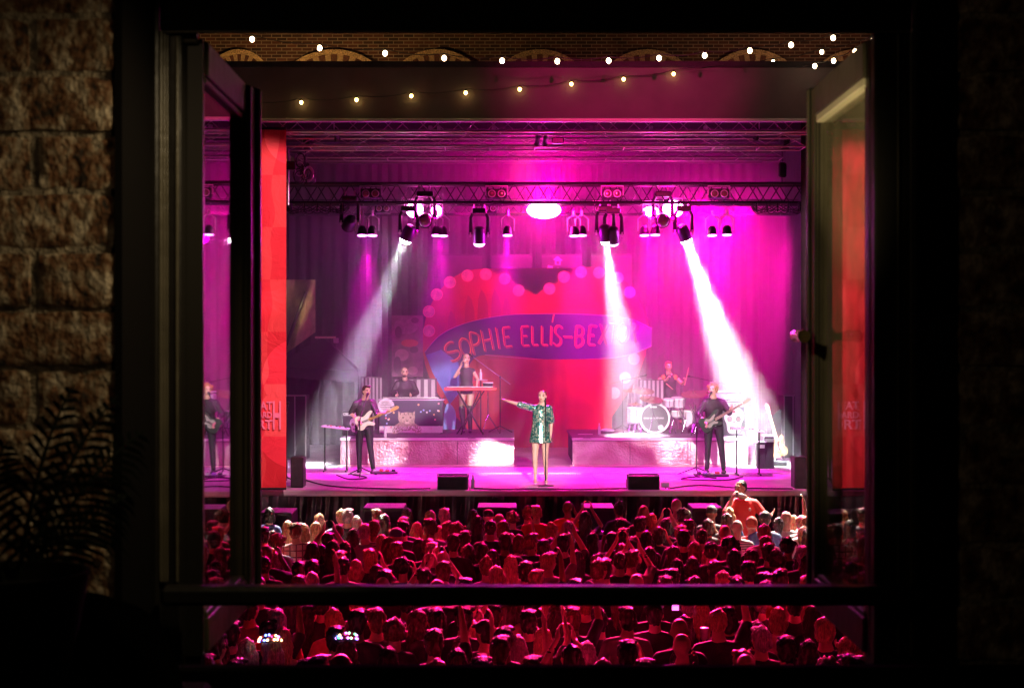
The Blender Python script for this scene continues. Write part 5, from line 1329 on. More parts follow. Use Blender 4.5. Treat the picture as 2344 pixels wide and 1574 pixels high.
# red keyboard on stand
c = onriser(1078, 992) + V(0, -.42, 0); zk = CAMZ + (787 - 893) / F * c.y
x0k, x1k = (1017 - 1172) / F * c.y, (1137 - 1172) / F * c.y
t = thing('keyboard', 'slim red stage keyboard on an X stand in front of the backing singer', 'keyboard', (c.x, c.y, RB))
MB().box(((x0k + x1k) / 2, c.y, zk + .03), (x1k - x0k, .30, .075), bev=.015).build('body', mat('keyboard_red', (.60, .03, .04), .25, coat=.4), t)
n = 36
for k in range(n): MB().box((x0k + .07 + k * (x1k - x0k - .14) / n, c.y + .08, zk + .074), ((x1k - x0k - .14) / n - .002, .12, .012)).build('key', M['key_white'], t)
for s_ in (-1, 1):
    MB().cyl((c.x - s_ * .05 - .25, c.y + s_ * .1, RB + .01), (c.x + s_ * .05 + .25, c.y + s_ * .1, zk - .01), .014).build('leg', blackmetal, t)
    MB().cyl((c.x + .28, c.y + s_ * .1, RB + .01), (c.x - .28, c.y + s_ * .1, zk - .01), .014).build('leg', blackmetal, t)
bq = onriser(1145, 990)
top_ = V((1145 - 1172) / F * bq.y, bq.y, CAMZ + (787 - 862) / F * bq.y)
boomstand(V(top_.x, bq.y - .1, RB), top_, V((1083 - 1172) / F * (bq.y - .3), bq.y - .3, CAMZ + (787 - 817) / F * (bq.y - .3)), 'backing singer long chrome boom microphone stand on the riser', .3)
# bongo and table
dd = bq + V(-.35, .1, 0)
t = thing('hand_drum', 'small pale-topped hand drum on a stand beside the red keyboard', 'drum', V((1117 - 1172) / F * dd.y, dd.y, RB))
q = V((1117 - 1172) / F * dd.y, dd.y, CAMZ + (787 - 887) / F * dd.y)
MB().lathe(q, [(.10, 0), (.10, .005), (.115, .10)], 20).build('shell', blackmetal, t, True); MB().lathe(q + V(0, 0, .10), [(.12, 0), (.12, .02), (.11, .024)], 20).build('skin', mat('drum_skin', (.85, .8, .78), .4), t)
MB().cyl((q.x, q.y, RB + .3), q, .014).build('pole', chrome, t)
for k in range(3): MB().cyl((q.x + math.cos(k * 2.1) * .25, q.y + math.sin(k * 2.1) * .25, RB + .01), (q.x, q.y, RB + .4), .012).build('leg', chrome, t)
q = V((1100 - 1172) / F * dd.y, dd.y + .2, CAMZ + (787 - 871) / F * dd.y)
t = thing('side_table', 'small round side table on a pole behind the red keyboard', 'table', (q.x, q.y, RB))
MB().lathe(q, [(.15, 0), (.15, .02)], 20).build('top', mat('case_top', (.5, .3, .5), .3), t); MB().cyl((q.x, q.y, RB), q, .014).build('pole', blackmetal, t)
bt = mat('water_bottle', (.7, .6, .7), .1, spec=.8)
def bottle(q, label, s_=1.):
    t = thing('bottle', label, 'bottle', q, 'drinks bottles on the stage')
    MB().lathe(q, [(.032 * s_, 0), (.034 * s_, .02), (.030 * s_, .08), (.034 * s_, .14), (.014 * s_, .19), (.013 * s_, .21)], 12).build('body', bt, t, True)
    MB().cyl(q + V(0, 0, .21), q + V(0, 0, .235), .016 * s_).build('cap', mat('cap_white', (.8, .8, .8), .4), t)
bottle(q + V(0, 0, .02), 'water bottle on the side table behind the red keyboard')
bottle(onstage(1080, 1117) + V(.02, .05, 0), 'small bottle standing beside the stage wedge nearer the guitarist')
bottle(onriser(1372, 993) + V(0, .05, 0), 'bottle at the open end of the drum riser')
bottle(onriser(882, 1000) + V(0, -.0, 0), 'bottle in front of the cat-print keyboard')
# small towels and set lists on the floor
for (u, v, w_, d_, lab, z_) in ((1210, 1115, .34, .10, 'white set list paper on the floor beside the singer', STAGE), (1106, 1088, .16, .05, 'short white tape mark left of the singer', STAGE), (1372, 1088, .16, .05, 'short white tape mark right of the singer', STAGE), (915, 1087, .34, .12, 'white set list paper by the guitarist pedals', STAGE),
                                (1340, 994, .32, .12, 'white paper on the open end of the drum riser', RB), (1548, 1084, .5, .16, 'pale paper sheets on the floor by the bass microphone stand', STAGE)):
    q = onstage(u, v, z_); o = MB().box(q + V(0, 0, .008), (w_, d_, .006)).build('paper_sheet', mat('paper', (.85, .82, .82), .7)); tag(o, lab, 'paper', 'papers and tape marks on the stage')
o = MB().ell(onriser(1390, 990) + V(0, 0, .05), (.16, .1, .05)).build('towel', mat('towel_white', (.85, .82, .85), .95, bump=.6), None, True); tag(o, 'crumpled white towel at the open end of the drum riser', 'towel')

# ---- drum kit
KD = onriser(1497, 992); ky = KD.y + .1
def kx(u, y=None): return (u - 1172) / F * (y or ky)
def kz(v, y=None): return CAMZ - (v - 787) / F * (y or ky)
t = thing('drum_kit', 'pale drum kit with black lettered bass drum head and bright cymbals on the riser', 'drum kit', V(kx(1520), ky, RB))
rim = mat('drum_rim_white', (.82, .76, .78), .25, coat=.4); shell = mat('drum_shell', (.55, .45, .5), .25, coat=.4); hdm = mat('bass_head', (.02, .02, .025), .3)
bc = V(kx(1499), ky, kz(957)); br = 33 / F * ky
MB().lathe(bc + V(0, .42, 0), [(br * .97, 0), (br * .97, .40)], 32, axis=(0, -1, 0)).build('bass_drum_shell', shell, t, True)
MB().tube([bc + V(math.cos(a * math.pi / 18) * br, 0, math.sin(a * math.pi / 18) * br) for a in range(36)], .026, 8, closed=True).build('bass_drum_hoop', rim, t, True)
MB().lathe(bc + V(0, .0, 0), [(br * .97, 0), (br * .97, .006)], 32, axis=(0, -1, 0)).build('bass_drum_head', hdm, t)
wl = mat('head_lettering', (.8, .75, .78), .5)
MB().box(bc + V(-.03, -.010, .25), (.14, .006, .03)).build('badge', wl, t)
MB().lathe(bc + V(.13, -.006, -.2), [(.06, 0), (.06, .004)], 16, axis=(0, -1, 0)).build('port', mat('port_pale', (.6, .5, .6), .4), t)
# flat print strokes reading like the thin script across the head
text_mesh('over ears drums', .066, t, bc.x - .245, bc.y - .012, bc.z - .01, wl, 'lettering', .002)
def drum(u, v, r, hgt, nm, y=None, tilt=.15):
    y = y or ky; c = V(kx(u, y), y, kz(v, y)); ax = V(0, -tilt, 1).normalized()
    MB().lathe(c - ax * hgt / 2, [(r, 0), (r, hgt)], 24, axis=ax).build(nm, shell, t, True)
    for s_ in (0, hgt): MB().lathe(c - ax * (hgt / 2 - s_ + .012), [(r * 1.05, 0), (r * 1.05, .024)], 24, axis=ax).build(nm + '_rim', chrome if s_ == 0 else rim, t)
    MB().lathe(c + ax * (hgt / 2 + .008), [(r * .98, 0), (r * .9, .006)], 24, axis=ax).build(nm + '_skin', M['drum_skin'], t)
    for k in range(8):
        a = k * math.pi / 4; p_ = c + V(math.cos(a) * r * 1.03, math.sin(a) * r * 1.03, 0); MB().cyl(p_ - ax * hgt * .4, p_ + ax * hgt * .4, .008, n=6).build(nm + '_lug', chrome, t)
drum(1531, 922, .13, .16, 'rack_tom', ky + .1); drum(1552, 921, .15, .20, 'rack_tom', ky + .25); drum(1548, 946, .19, .15, 'snare', ky + .55, .05); drum(1583, 958, .20, .36, 'floor_tom', ky + .5, .02); drum(1455, 950, .19, .34, 'floor_tom', ky + .5, .02)
brz = mat('cymbal_bronze', (.85, .68, .45), .22, metal=.9)
def cymbal(u, v, r, y, tilt=(0, -.25)):
    c = V(kx(u, y), y, kz(v, y)); ax = V(tilt[0], tilt[1], 1).normalized()
    MB().lathe(c, [(r, 0), (r * .6, .014), (r * .25, .026), (r * .16, .042), (.02, .055)], 28, axis=ax).build('cymbal', brz, t, True)
    MB().cyl(c + ax * .05, c + ax * .12, .010).build('wing_nut', chrome, t)
    f = V(c.x + .05, y + .05, RB + .35)
    MB().cyl(c, f, .010, n=8).build('cymbal_stand', chrome, t)
    for k in range(3): MB().cyl(f + V(math.cos(k * 2.1) * .24, math.sin(k * 2.1) * .24, -.34), f + V(0, 0, .06), .011, n=8).build('stand_leg', chrome, t)
cymbal(1444, 893, .20, ky + .5); cymbal(1472, 895, .25, ky + .15, (.05, -.3)); cymbal(1491, 914, .26, ky - .05, (.1, -.3)); cymbal(1588, 902, .28, ky + .2, (-.05, -.3)); cymbal(1622, 898, .24, ky + .6, (-.1, -.3)); cymbal(1456, 925, .17, ky + .4, (0, -.1))
for (u, v, u2) in ((1470, 861, 1428), (1588, 863, 1640)):
    m_ = V(kx(u), ky + .2, kz(v)); e_ = V(kx(u2), ky + .4, kz(v + 9))
    boomstand(V(e_.x, e_.y, RB), V(e_.x, e_.y, e_.z - .02), m_, 'overhead boom microphone over the %s cymbals' % ('hi-hat side' if u < 1500 else 'ride side'), .28)
for k in range(6):
    x_ = kx(1530 + k * 14); MB().tube([V(x_, ky - .25, RB + .01), V(x_ + .1 * (-1) ** k, ky - .1, RB + .30), V(x_ - .05, ky + .2, RB + .62)], .012, 8).build('hardware_strut', chrome, t)
# ---- amps with skull prints
def skull(t, c, s_, y):
    w_ = mat('skull_white', (.75, .6, .66), .6); bb_ = ctd
    def pz(poly, m_, k): MB().prism([V(c.x + a * s_, y, c.z + b * s_) for a, b in poly], (0, -.004 - .004 * k, 0), (0, -.007 - .004 * k, 0)).build('skull_print', m_, t)
    e2 = lambda x, z, a, b: [(x + a * math.cos(i * .449), z + b * math.sin(i * .449)) for i in range(14)]
    pz(smooth([(-.5, .1), (-.42, .5), (0, .72), (.42, .5), (.5, .1), (.38, -.2), (.3, -.62), (0, -.7), (-.3, -.62), (-.38, -.2)], 3, True), w_, 0)
    for x in (-.22, .22): pz(e2(x, .05, .14, .16), bb_, 1); pz(e2(x, .05, .05, .06), rd, 2)
    pz([(-.06, -.15), (.06, -.15), (0, -.02)], bb_, 1)
    for k in range(5): pz([(-.2 + k * .085, -.35), (-.14 + k * .085, -.35), (-.14 + k * .085, -.5), (-.2 + k * .085, -.5)], bb_, 1)
    pz(e2(0, .42, .08, .07), rd, 1)
def amp(u0, u1, v0, v1, y, zb_, label, sk_, leg=True):
    x0_, x1_ = (u0 - 1172) / F * y, (u1 - 1172) / F * y; z0, z1 = CAMZ - (v1 - 787) / F * y, CAMZ - (v0 - 787) / F * y
    z0 = max(z0, zb_)
    t = thing('amplifier', label, 'amplifier', ((x0_ + x1_) / 2, y, z0), 'amplifiers with skull prints')
    cx_ = (x0_ + x1_) / 2; H_ = z1 - z0
    MB().box((cx_, y + .2, (z0 + z1) / 2), (x1_ - x0_, .38, H_), bev=.02).build('cabinet', blackmetal, t)
    MB().box((cx_, y + .003, z0 + H_ * .42), (x1_ - x0_ - .05, .01, H_ * .76)).build('grille', matte, t)
    MB().box((cx_, y + .0, z1 - H_ * .1), (x1_ - x0_ - .06, .02, H_ * .12)).build('control_panel', alu, t)
    for k in range(6): MB().lathe((cx_ - .2 + k * .08, y - .01, z1 - H_ * .1), [(.014, 0), (.012, .015)], 10, axis=(0, -1, 0)).build('knob', blackmetal, t)
    MB().tube([(cx_ - .1, y + .2, z1), (cx_ - .08, y + .2, z1 + .03), (cx_ + .08, y + .2, z1 + .03), (cx_ + .1, y + .2, z1)], .012, 6).build('handle', blackmetal, t)
    if sk_: skull(t, V(cx_ + .02, y, z0 + H_ * .45), sk_, y)
    return t
amp(783, 838, 942, 998, onriser(800, 998).y + .2, RB, 'black amplifier with small skull print behind the guitarist', .22)
amp(1650, 1706, 918, 998, onriser(1700, 998).y + .3, RB, 'black amplifier with large white skull print behind the bass player', .42)
y_ = onriser(1700, 998).y + .5
t = thing('lit_shelf', 'brilliant white lit top of equipment behind the head of the bass player', 'equipment', (kx(1672, y_), y_, RB))
MB().box((kx(1665, y_), y_ + .3, kz(908, y_)), (.70, .5, .12), bev=.02).build('cover', mat('cover_white', (.9, .86, .9), .5), t)  # white colour stands for beam light on the gear top
MB().box((kx(1665, y_), y_ + .35, kz(897, y_)), (.70, .3, .04), bev=.01).build('lid', mat('cover_white2', (.8, .5, .75), .5), t)
MB().box((kx(1665, y_), y_ + .3, (kz(918, y_) + RB) / 2), (.5, .3, kz(918, y_) - RB)).build('stand', blackmetal, t)
# equipment behind: screens / flight cases with slatted look
for (u0, u1, v0, v1, y, lab) in ((826, 876, 862, 998, 32.6, 'upright slatted panel behind the guitarist, pale in the first beam'), (900, 1000, 866, 998, 33.0, 'low dark upright panel behind the keyboard player'), (1462, 1520, 868, 998, 33.0, 'pale upright panel behind the drum cymbals')):
    x0_, x1_ = (u0 - 1172) / F * y, (u1 - 1172) / F * y; z0, z1 = STAGE, CAMZ - (v0 - 787) / F * y
    t = thing('folding_screen', lab, 'screen', ((x0_ + x1_) / 2, y, z0), 'upright panels behind the band')
    MB().box(((x0_ + x1_) / 2, y + .02, (z0 + z1) / 2), (x1_ - x0_, .02, z1 - z0), bev=.004).build('panel', pmat, t)
    n = 6
    for k in range(n): MB().box((x0_ + (k + .5) * (x1_ - x0_) / n, y - .01, (z0 + z1) / 2), ((x1_ - x0_) / n * .5, .02, z1 - z0 - .05)).build('slat', mat('slat_grey', (.35, .28, .33), .6), t)
for (u0, u1, v0, v1, y, lab) in ((650, 700, 905, 1062, 31.5, 'tall dark flight case standing at the guitarist wing'), (1795, 1836, 905, 1062, 31.5, 'tall dark flight case standing at the bass wing')):
    x0_, x1_ = (u0 - 1172) / F * y, (u1 - 1172) / F * y; z1 = CAMZ - (v0 - 787) / F * y
    t = thing('flight_case', lab, 'flight case', ((x0_ + x1_) / 2, y, STAGE), 'flight cases in the wings')
    MB().box(((x0_ + x1_) / 2, y + .3, (STAGE + z1) / 2), (x1_ - x0_, .6, z1 - STAGE)).build('body', blackmetal, t)
    for x in (x0_, (x0_ + x1_) / 2, x1_): MB().box((x, y - .005, (STAGE + z1) / 2), (.025, .03, z1 - STAGE)).build('edge_trim', trm, t)
    for z in (STAGE + .02, z1): MB().box(((x0_ + x1_) / 2, y - .01, z), (x1_ - x0_ + .02, .03, .025)).build('edge_trim', trm, t)
# ---- tables and pedals
def sidekeys(c, label, w_=.55):
    t = thing('pedal_table', label, 'table', c)
    MB().box(c + V(0, 0, .88), (w_, .35, .03), rot=Matrix.Rotation(.12, 3, 'Y'), bev=.005).build('top', mat('case_top', (.5, .3, .5), .3), t)
    for k in range(8): MB().box(c + V(-w_ * .4 + k * w_ * .11, 0, .92 - k * .006), (.035, .10, .03), bev=.004).build('pedal', [alu, blackmetal, rd][k % 3], t)
    for s_ in (-.22, .22): MB().cyl(c + V(s_, 0, 0), c + V(s_, 0, .88), .016).build('leg', blackmetal, t); MB().cyl(c + V(s_, -.2, .015), c + V(s_, .2, .015), .016).build('foot', blackmetal, t)
sidekeys(onstage(768, 1080) + V(-.02, .2, 0), 'table with small keyboard and effects beside the guitarist')
sidekeys(onstage(1712, 1086), 'table of small effects boxes between the bass player and the spare bass', .6)
def pedals(u, v, n, label):
    c = onstage(u, v); t = thing('pedalboard', label, 'pedalboard', c, 'pedalboards at the performers feet'); r_ = random.Random(u)
    MB().box(c + V(0, 0, .03), (.12 * n + .05, .30, .03), bev=.006).build('board', blackmetal, t)
    for k in range(n):
        MB().box(c + V((k - (n - 1) / 2) * .12, r_.uniform(-.04, .04), .07), (.075, .13, .045), bev=.008).build('pedal', [alu, rd, blackmetal, mat('pedal_violet', (.3, .1, .6), .4)][r_.randrange(4)], t)
        MB().cyl(c + V((k - (n - 1) / 2) * .12, -.03, .09), c + V((k - (n - 1) / 2) * .12, -.03, .11), .014).build('switch', chrome, t)
pedals(880, 1084, 4, 'pedalboard on the floor beside the guitarist'); pedals(1628, 1090, 5, 'pedalboard at the feet of the bass player')
for (pts, lab) in (([(690, 1095), (760, 1112), (900, 1118), (985, 1117)], 'thin cable from the side speaker to the wedge by the singer'), ([(1085, 1117), (1150, 1119), (1240, 1118), (1330, 1119), (1435, 1117)], 'thin cable along the lip between the two wedges'),
                   ([(1530, 1117), (1600, 1110), (1700, 1116), (1815, 1118)], 'thin cable along the lip towards the dark side speaker'), ([(820, 1088), (800, 1084), (840, 1092), (800, 1096), (770, 1086)], 'tangled cable at the feet of the guitarist'), ([(1640, 1094), (1600, 1090), (1560, 1096), (1660, 1098), (1700, 1090)], 'tangled cable at the feet of the bass player')):
    o = MB().tube([onstage(u, v, STAGE + .015) for u, v in smooth(pts, 6)], .012, 6).build('cable', black); tag(o, lab, 'cable', 'cables on the stage floor')
# ---- wedges & side speakers
def wedge(u0, u1, vt, vb, label):
    y = onstage((u0 + u1) / 2, vb).y; x0_, x1_ = (u0 - 1172) / F * y, (u1 - 1172) / F * y; h_ = (vb - vt) / F * y
    t = thing('stage_monitor', label, 'speaker', ((x0_ + x1_) / 2, y, STAGE), 'wedge monitors at the stage lip')
    prof = [(0, 0), (.50, 0), (.50, .12), (.12, h_), (0, h_ * .92)]
    MB().prism([(x0_, y + a, STAGE + b) for a, b in prof], (0, 0, 0), (x1_ - x0_, 0, 0)).build('cabinet', black, t)
    MB().prism([(x0_ + .02, y + .51, STAGE + .13), (x0_ + .02, y + .14, STAGE + h_ + .005), (x1_ - .02, y + .14, STAGE + h_ + .005), (x1_ - .02, y + .51, STAGE + .13)], (0, 0, 0), (0, .01, .01)).build('grille', blackmetal, t)
    MB().box(((x0_ + x1_) / 2, y - .006, STAGE + h_ * .45), (x1_ - x0_ - .04, .012, h_ * .8), bev=.004).build('back_panel', matte, t)
    for x in (x0_ - .005, x1_ + .005): MB().box((x, y + .2, STAGE + .22), (.012, .16, .06)).build('side_handle', blackmetal, t)
wedge(1001, 1071, 1088, 1120, 'black wedge monitor at the stage lip between guitarist and singer')
wedge(1438, 1510, 1087, 1120, 'black wedge monitor at the stage lip in front of the drum kit')
o = thing('connector_box', 'small white junction box beside the drum side wedge', 'box', onstage(1522, 1114)); MB().box(onstage(1522, 1114) + V(0, 0, .05), (.14, .12, .08), bev=.01).build('lid', mat('cap_white', (.8, .8, .8), .4), o)
MB().cyl(onstage(1524, 1118) + V(0, 0, .02), V(onstage(1524, 1118).x, FY - .15, .6), .008).build('cable', black, o)
def sidespk(u0, u1, vt, vb, label):
    y = onstage((u0 + u1) / 2, vb).y; x0_, x1_ = (u0 - 1172) / F * y, (u1 - 1172) / F * y; h_ = (vb - vt) / F * y
    t = thing('side_speaker', label, 'speaker', ((x0_ + x1_) / 2, y, STAGE), 'upright side speakers')
    MB().box(((x0_ + x1_) / 2, y + .18, STAGE + h_ / 2), (x1_ - x0_, .36, h_), bev=.015).build('cabinet', black, t)
    MB().box(((x0_ + x1_) / 2, y - .004, STAGE + h_ / 2), (x1_ - x0_ - .04, .012, h_ - .05)).build('grille', matte, t)
sidespk(665, 694, 1046, 1116, 'upright black speaker at the stage end by the clean casement'); sidespk(1819, 1850, 1046, 1118, 'upright black speaker at the stage end by the dusty casement')
# microphone and stands at far left
boomstand(onstage(656, 1112), onstage(656, 1112) + V(0, 0, 1.30), onstage(656, 1112) + V(.03, -.1, 1.42), 'thin microphone stand right beside the red banner')
# spare bass on stand + amp cases
q = onstage(1775, 1066)
t = guitar(q + V(.06, .0, .42), (-.26, .06, .96), (0, -1, .15), sunb, maple, True, 'spare sunburst bass guitar leaning upright in a stand', pick=mat('pickguard_dark', (.1, .05, .05), .3))
t = thing('guitar_stand', 'low black stand carrying the spare sunburst bass', 'stand', q)
MB().box(q + V(.06, 0, .06), (.34, .26, .10), bev=.02).build('foot', blackmetal, t); MB().cyl(q + V(.05, .12, .08), q + V(-.05, .16, .75), .014).build('post', blackmetal, t)
for (u0, u1, v0, lab) in ((1733, 1752, 1012, 'low black amplifier case beside the effects table'), (1750, 1772, 998, 'taller black amplifier case in front of the spare bass')):
    c_ = onstage(u0, 1072); y = c_.y; x0_, x1_ = (u0 - 1172) / F * y, (u1 - 1172) / F * y; z1 = CAMZ - (v0 - 787) / F * y
    t = thing('amp_case', lab, 'amplifier', ((x0_ + x1_) / 2, y, STAGE), 'amplifier cases by the spare bass')
    MB().box(((x0_ + x1_) / 2, y + .1, (z1 + STAGE) / 2), (x1_ - x0_, .25, z1 - STAGE), bev=.015).build('body', blackmetal, t)
    MB().box(((x0_ + x1_) / 2, y - .03, z1 - .08), (x1_ - x0_ - .04, .02, .07)).build('badge', alu, t)
    MB().box(((x0_ + x1_) / 2, y + .1, z1 + .008), (x1_ - x0_ + .03, .28, .012)).build('lid', mat('case_top', (.5, .3, .5), .3), t)
# dark bulk at the right rear
o = thing('covered_equipment', 'heap of equipment under a dark sheet behind the spare bass', 'equipment', onstage(1790, 1058))
MB().grid(lambda p, q_: (onstage(1760, 1050).x + 1.0 * p, 31.8 + .3 * abs(p - .5), STAGE + (1.15 * math.sin(math.pi * (.12 + .76 * p)) ** .4 + .05 * mnoise.noise((p * 9, q_ * 4, 3))) * (1 - q_)), 24, 12).build('sheet', matte, o, True)
# ---- pit: subwoofer stacks, light on their tops painted as a paler plate
subm = mat('sub_top_lit', (.42, .36, .45), .4)
for i, (u0, u1, vt) in enumerate(((592, 668, 1160), (830, 924, 1149), (1092, 1183, 1148), (1334, 1408, 1149), (1585, 1655, 1149))):
    y = 23.75; x0_, x1_ = (u0 - 1172) / F * y, (u1 - 1172) / F * y; z1 = CAMZ - (vt - 787) / F * (y + .75)
    z1 = CAMZ - (vt + 14 - 787) / F * y
    lab = ['nearest the red banner', 'in front of the keyboards', 'before the lead singer', 'just past the lead singer', 'under the bass player'][i]
    t = thing('subwoofer', 'black pit speaker stack with a lit top, ' + lab, 'speaker', ((x0_ + x1_) / 2, y, 0), 'speaker stacks along the pit')
    MB().box(((x0_ + x1_) / 2, y + .35, z1 / 2), (x1_ - x0_, .7, z1), bev=.012).build('cabinet', black, t)
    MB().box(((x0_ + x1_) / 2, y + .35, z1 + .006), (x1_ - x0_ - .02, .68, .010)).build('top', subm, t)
    MB().box(((x0_ + x1_) / 2, y - .004, z1 - .32), (x1_ - x0_ - .08, .012, .55)).build('grille', matte, t)
# crowd barrier
t = thing('crowd_barrier', 'long metal crowd barrier in front of the pit', 'barrier', (0.6, 22.9, 0))
MB().cyl((sx0, 22.9, 1.12), (sx1, 22.9, 1.12), .03).build('top_rail', alu, t)
MB().box(((sx0 + sx1) / 2, 22.9, .5), (sx1 - sx0, .03, 1.0)).build('panel', alu, t)
# ---- haze over the stage
hz_ = MB().box(((xa + xb) / 2, (28.52 + 36.9) / 2, (1.45 + zt + .25) / 2), (xb - xa + .6, 36.9 - 28.52, zt + .25 - 1.45)).build('haze', mat('tmp_h', (1, 1, 1)))
hm = bpy.data.materials.new('stage_haze'); hm.use_nodes = True; n_ = hm.node_tree
for q in list(n_.nodes): n_.nodes.remove(q)
out = n_.nodes.new('ShaderNodeOutputMaterial'); pv = n_.nodes.new('ShaderNodeVolumePrincipled'); pv.inputs['Density'].default_value = HAZE; pv.inputs['Color'].default_value = (.96, .94, .97, 1); pv.inputs['Anisotropy'].default_value = 0.
n_.links.new(pv.outputs[0], out.inputs['Volume']); hz_.data.materials[0] = hm; hz_['kind'] = 'stuff'

# ================================================================ AUDIENCE
ZA, ZB, ZC = (450, 1090, 5.189), (880, 1090, 4.67), (1360, 1090, 4.578)
ZD, ZE, ZF = (440, 1340, 4.49), (940, 1340, 4.49), (1440, 1340, 3.89)
# hair code + shirt code (k black, w white, g grey, r red, n navy, p plaid, s striped, c cream, o orange) + pose (nothing = arms down, R one arm up, U both up, T hand near head)
CROWD = [
(ZA, "860,350,bn 1080,505,lw 1190,528,sp 1275,540,bk 1455,420,lw 1410,520,lw 1715,365,Bn 1795,362,sk 1890,450,Lw 800,580,sr 905,620,bg 968,665,cw 825,775,Bk 740,815,lk 1680,545,sk 1560,640,sk 1630,735,lk 1770,750,lk 1860,600,lk 2140,365,sr 2225,425,lk 2110,500,ss 2005,540,sg 1380,755,lk 1475,780,bk 805,915,Bk 940,880,lk 2190,665,lc 2050,835,skT 1700,860,sk 1745,925,Bk 1890,960,bk 1215,980,sk 1370,960,sk 1210,1145,sk 1360,1100,Bk 2140,1020,bk 2235,1080,sk 2210,1150,Bk 740,1210,Bk"),
(ZB, "240,320,lk 200,412,sk 195,452,sk 500,345,lr 640,320,sk 5,385,lk 130,525,hk 350,470,lk 485,430,sg 690,455,bk 780,480,ck 950,335,lk 1000,400,lk 1110,330,hk 1230,370,Bw 1370,360,ck 1525,310,uk 1620,290,sr 1955,240,BoT 2150,350,lkU 1135,440,Bk 1280,450,bk 860,560,sk 740,590,sk 580,510,lk 1290,580,sk 1575,585,sk 1800,480,uk 1960,460,lk 1700,650,sk 1810,650,ck 1920,590,sk 2240,580,lk 40,625,lk 130,675,sk 370,640,lg 470,645,sk 510,680,sk 625,765,Bk 1050,690,bk 1090,840,ug 1350,820,lc 1510,880,sk 1760,790,sgR 2050,765,lk 200,850,ckT 420,955,sk 630,880,sgU 560,1060,Bk 870,1060,sk 2040,1065,sk 1185,930,lk 1620,970,sk 2300,860,sk 30,1040,bk 1430,600,bkR 900,700,bk 1150,760,bk"),
(ZC, "255,250,uk 520,275,Bk 860,210,Bc 935,325,ck 925,375,lk 1230,285,hk 1415,305,ln 1390,365,lk 1500,430,Bs 1190,425,bk 1645,410,er 1790,345,hn 2010,340,BwR 2090,390,lw 2170,385,Bw 2235,315,Bw 2240,390,Bw 1775,475,Bw 1930,410,pk 2200,500,bw 285,420,sk 490,400,sk 610,370,lw 180,560,lk 300,520,sk 550,550,lk 680,505,bk 910,490,sk 940,535,sk 1130,525,Bk 1370,480,Bg 1240,655,Bk 1430,620,ck 1650,735,sk 1800,600,sk 1830,675,sk 2040,630,ck 2190,705,sk 2260,520,lk 290,680,bk 270,765,Bk 400,745,sg 580,715,lk 820,705,lk 1050,660,bk 1200,735,bk 1470,740,lk 1900,760,ck 2170,810,lkR 2240,800,lk 110,835,sk 860,840,lk 1030,820,bk 1260,855,lk 1600,800,bk 1620,860,sk 440,985,Bk 820,940,sk 745,1015,sk 1060,1010,Bk 1350,955,Bk 1490,1020,sk 1810,980,sk 1960,945,sk 2250,990,Bc 1800,1070,sr 60,800,ck 1000,430,sk 760,420,bk"),
(ZD, "600,96,sg 785,320,sk 930,400,lc 560,510,lk 800,500,lkH 1440,205,lc 1470,385,sk 1590,480,lkH 1890,205,sk 2080,325,ck 1530,650,Bk 1310,680,sk 2020,595,lg 250,470,sk 2300,225,lk 860,215,sr 1200,160,lk 1700,210,sk 400,330,sk"),
(ZE, "90,215,lk 260,205,sk 550,180,sk 640,335,lc 240,415,sk 530,480,bk 480,615,bg 1210,220,sk 960,390,sk 920,485,sk 1360,400,lk 1665,195,sk 1945,225,uk 2220,190,sg 1640,570,lk 2230,525,skT 760,320,hk 1020,120,lk 1500,150,lr 1100,480,bkR 1810,540,lk 1240,690,sk 860,160,sc"),
(ZF, "230,120,sk 450,255,Bkd 490,238,lk 800,175,Bk 880,155,bk 1090,150,lk 1330,165,bc 1140,285,bk 1170,335,sk 1600,455,lk 1760,250,sk 1950,445,cg 2040,600,sk 1800,630,ck 1040,565,Bg 1155,665,Br 130,620,sk 650,120,lk 1400,420,sk 1640,150,lk"),
((0, 0, 1.), "1875,1165,lr 1900,1190,sk 1925,1160,sr 1948,1185,lk 1975,1158,sk 1880,1225,lc 1912,1238,Bg 1942,1230,sk 1978,1222,lk 1885,1275,sk 1915,1290,bk 1950,1280,lk 1985,1300,sk 2020,1180,sk 2030,1240,lk 2040,1300,sk 570,1180,sk 545,1165,lk 520,1200,Bk 555,1230,lk 585,1255,sk 530,1265,sk 560,1300,lk 505,1240,bk 590,1310,Bk 930,1345,sk 1000,1350,lk 1080,1345,Bk 1180,1352,sk 1260,1345,lk 1340,1350,sk 1420,1345,lk 1500,1352,sk 1580,1345,bk 1660,1350,lk 1740,1345,sk 1820,1350,sk 660,1345,lk 740,1350,sk 820,1345,sk 1880,1345,lk 500,1440,lk 470,1490,sk 540,1500,sk 700,1500,sk 1000,1500,lk 1100,1495,sk 1380,1500,lk 1700,1480,sk 1560,1440,Bk 1940,1490,sk"),
]
shirts = {'k': ('black', (.018, .016, .02)), 'w': ('white', (.72, .70, .68)), 'g': ('grey', (.22, .21, .21)), 'r': ('red', (.55, .04, .04)), 'n': ('navy', (.04, .06, .16)), 'c': ('cream', (.55, .42, .30)), 'o': ('orange', (.75, .20, .05)), 'p': ('plaid', None), 's': ('striped', None)}
SH = {}
for k_, (nm, col) in shirts.items():
    if col: SH[k_] = mat('shirt_' + nm, col, .75, vary=.15, scale=10, bump=.35, bscale=18)
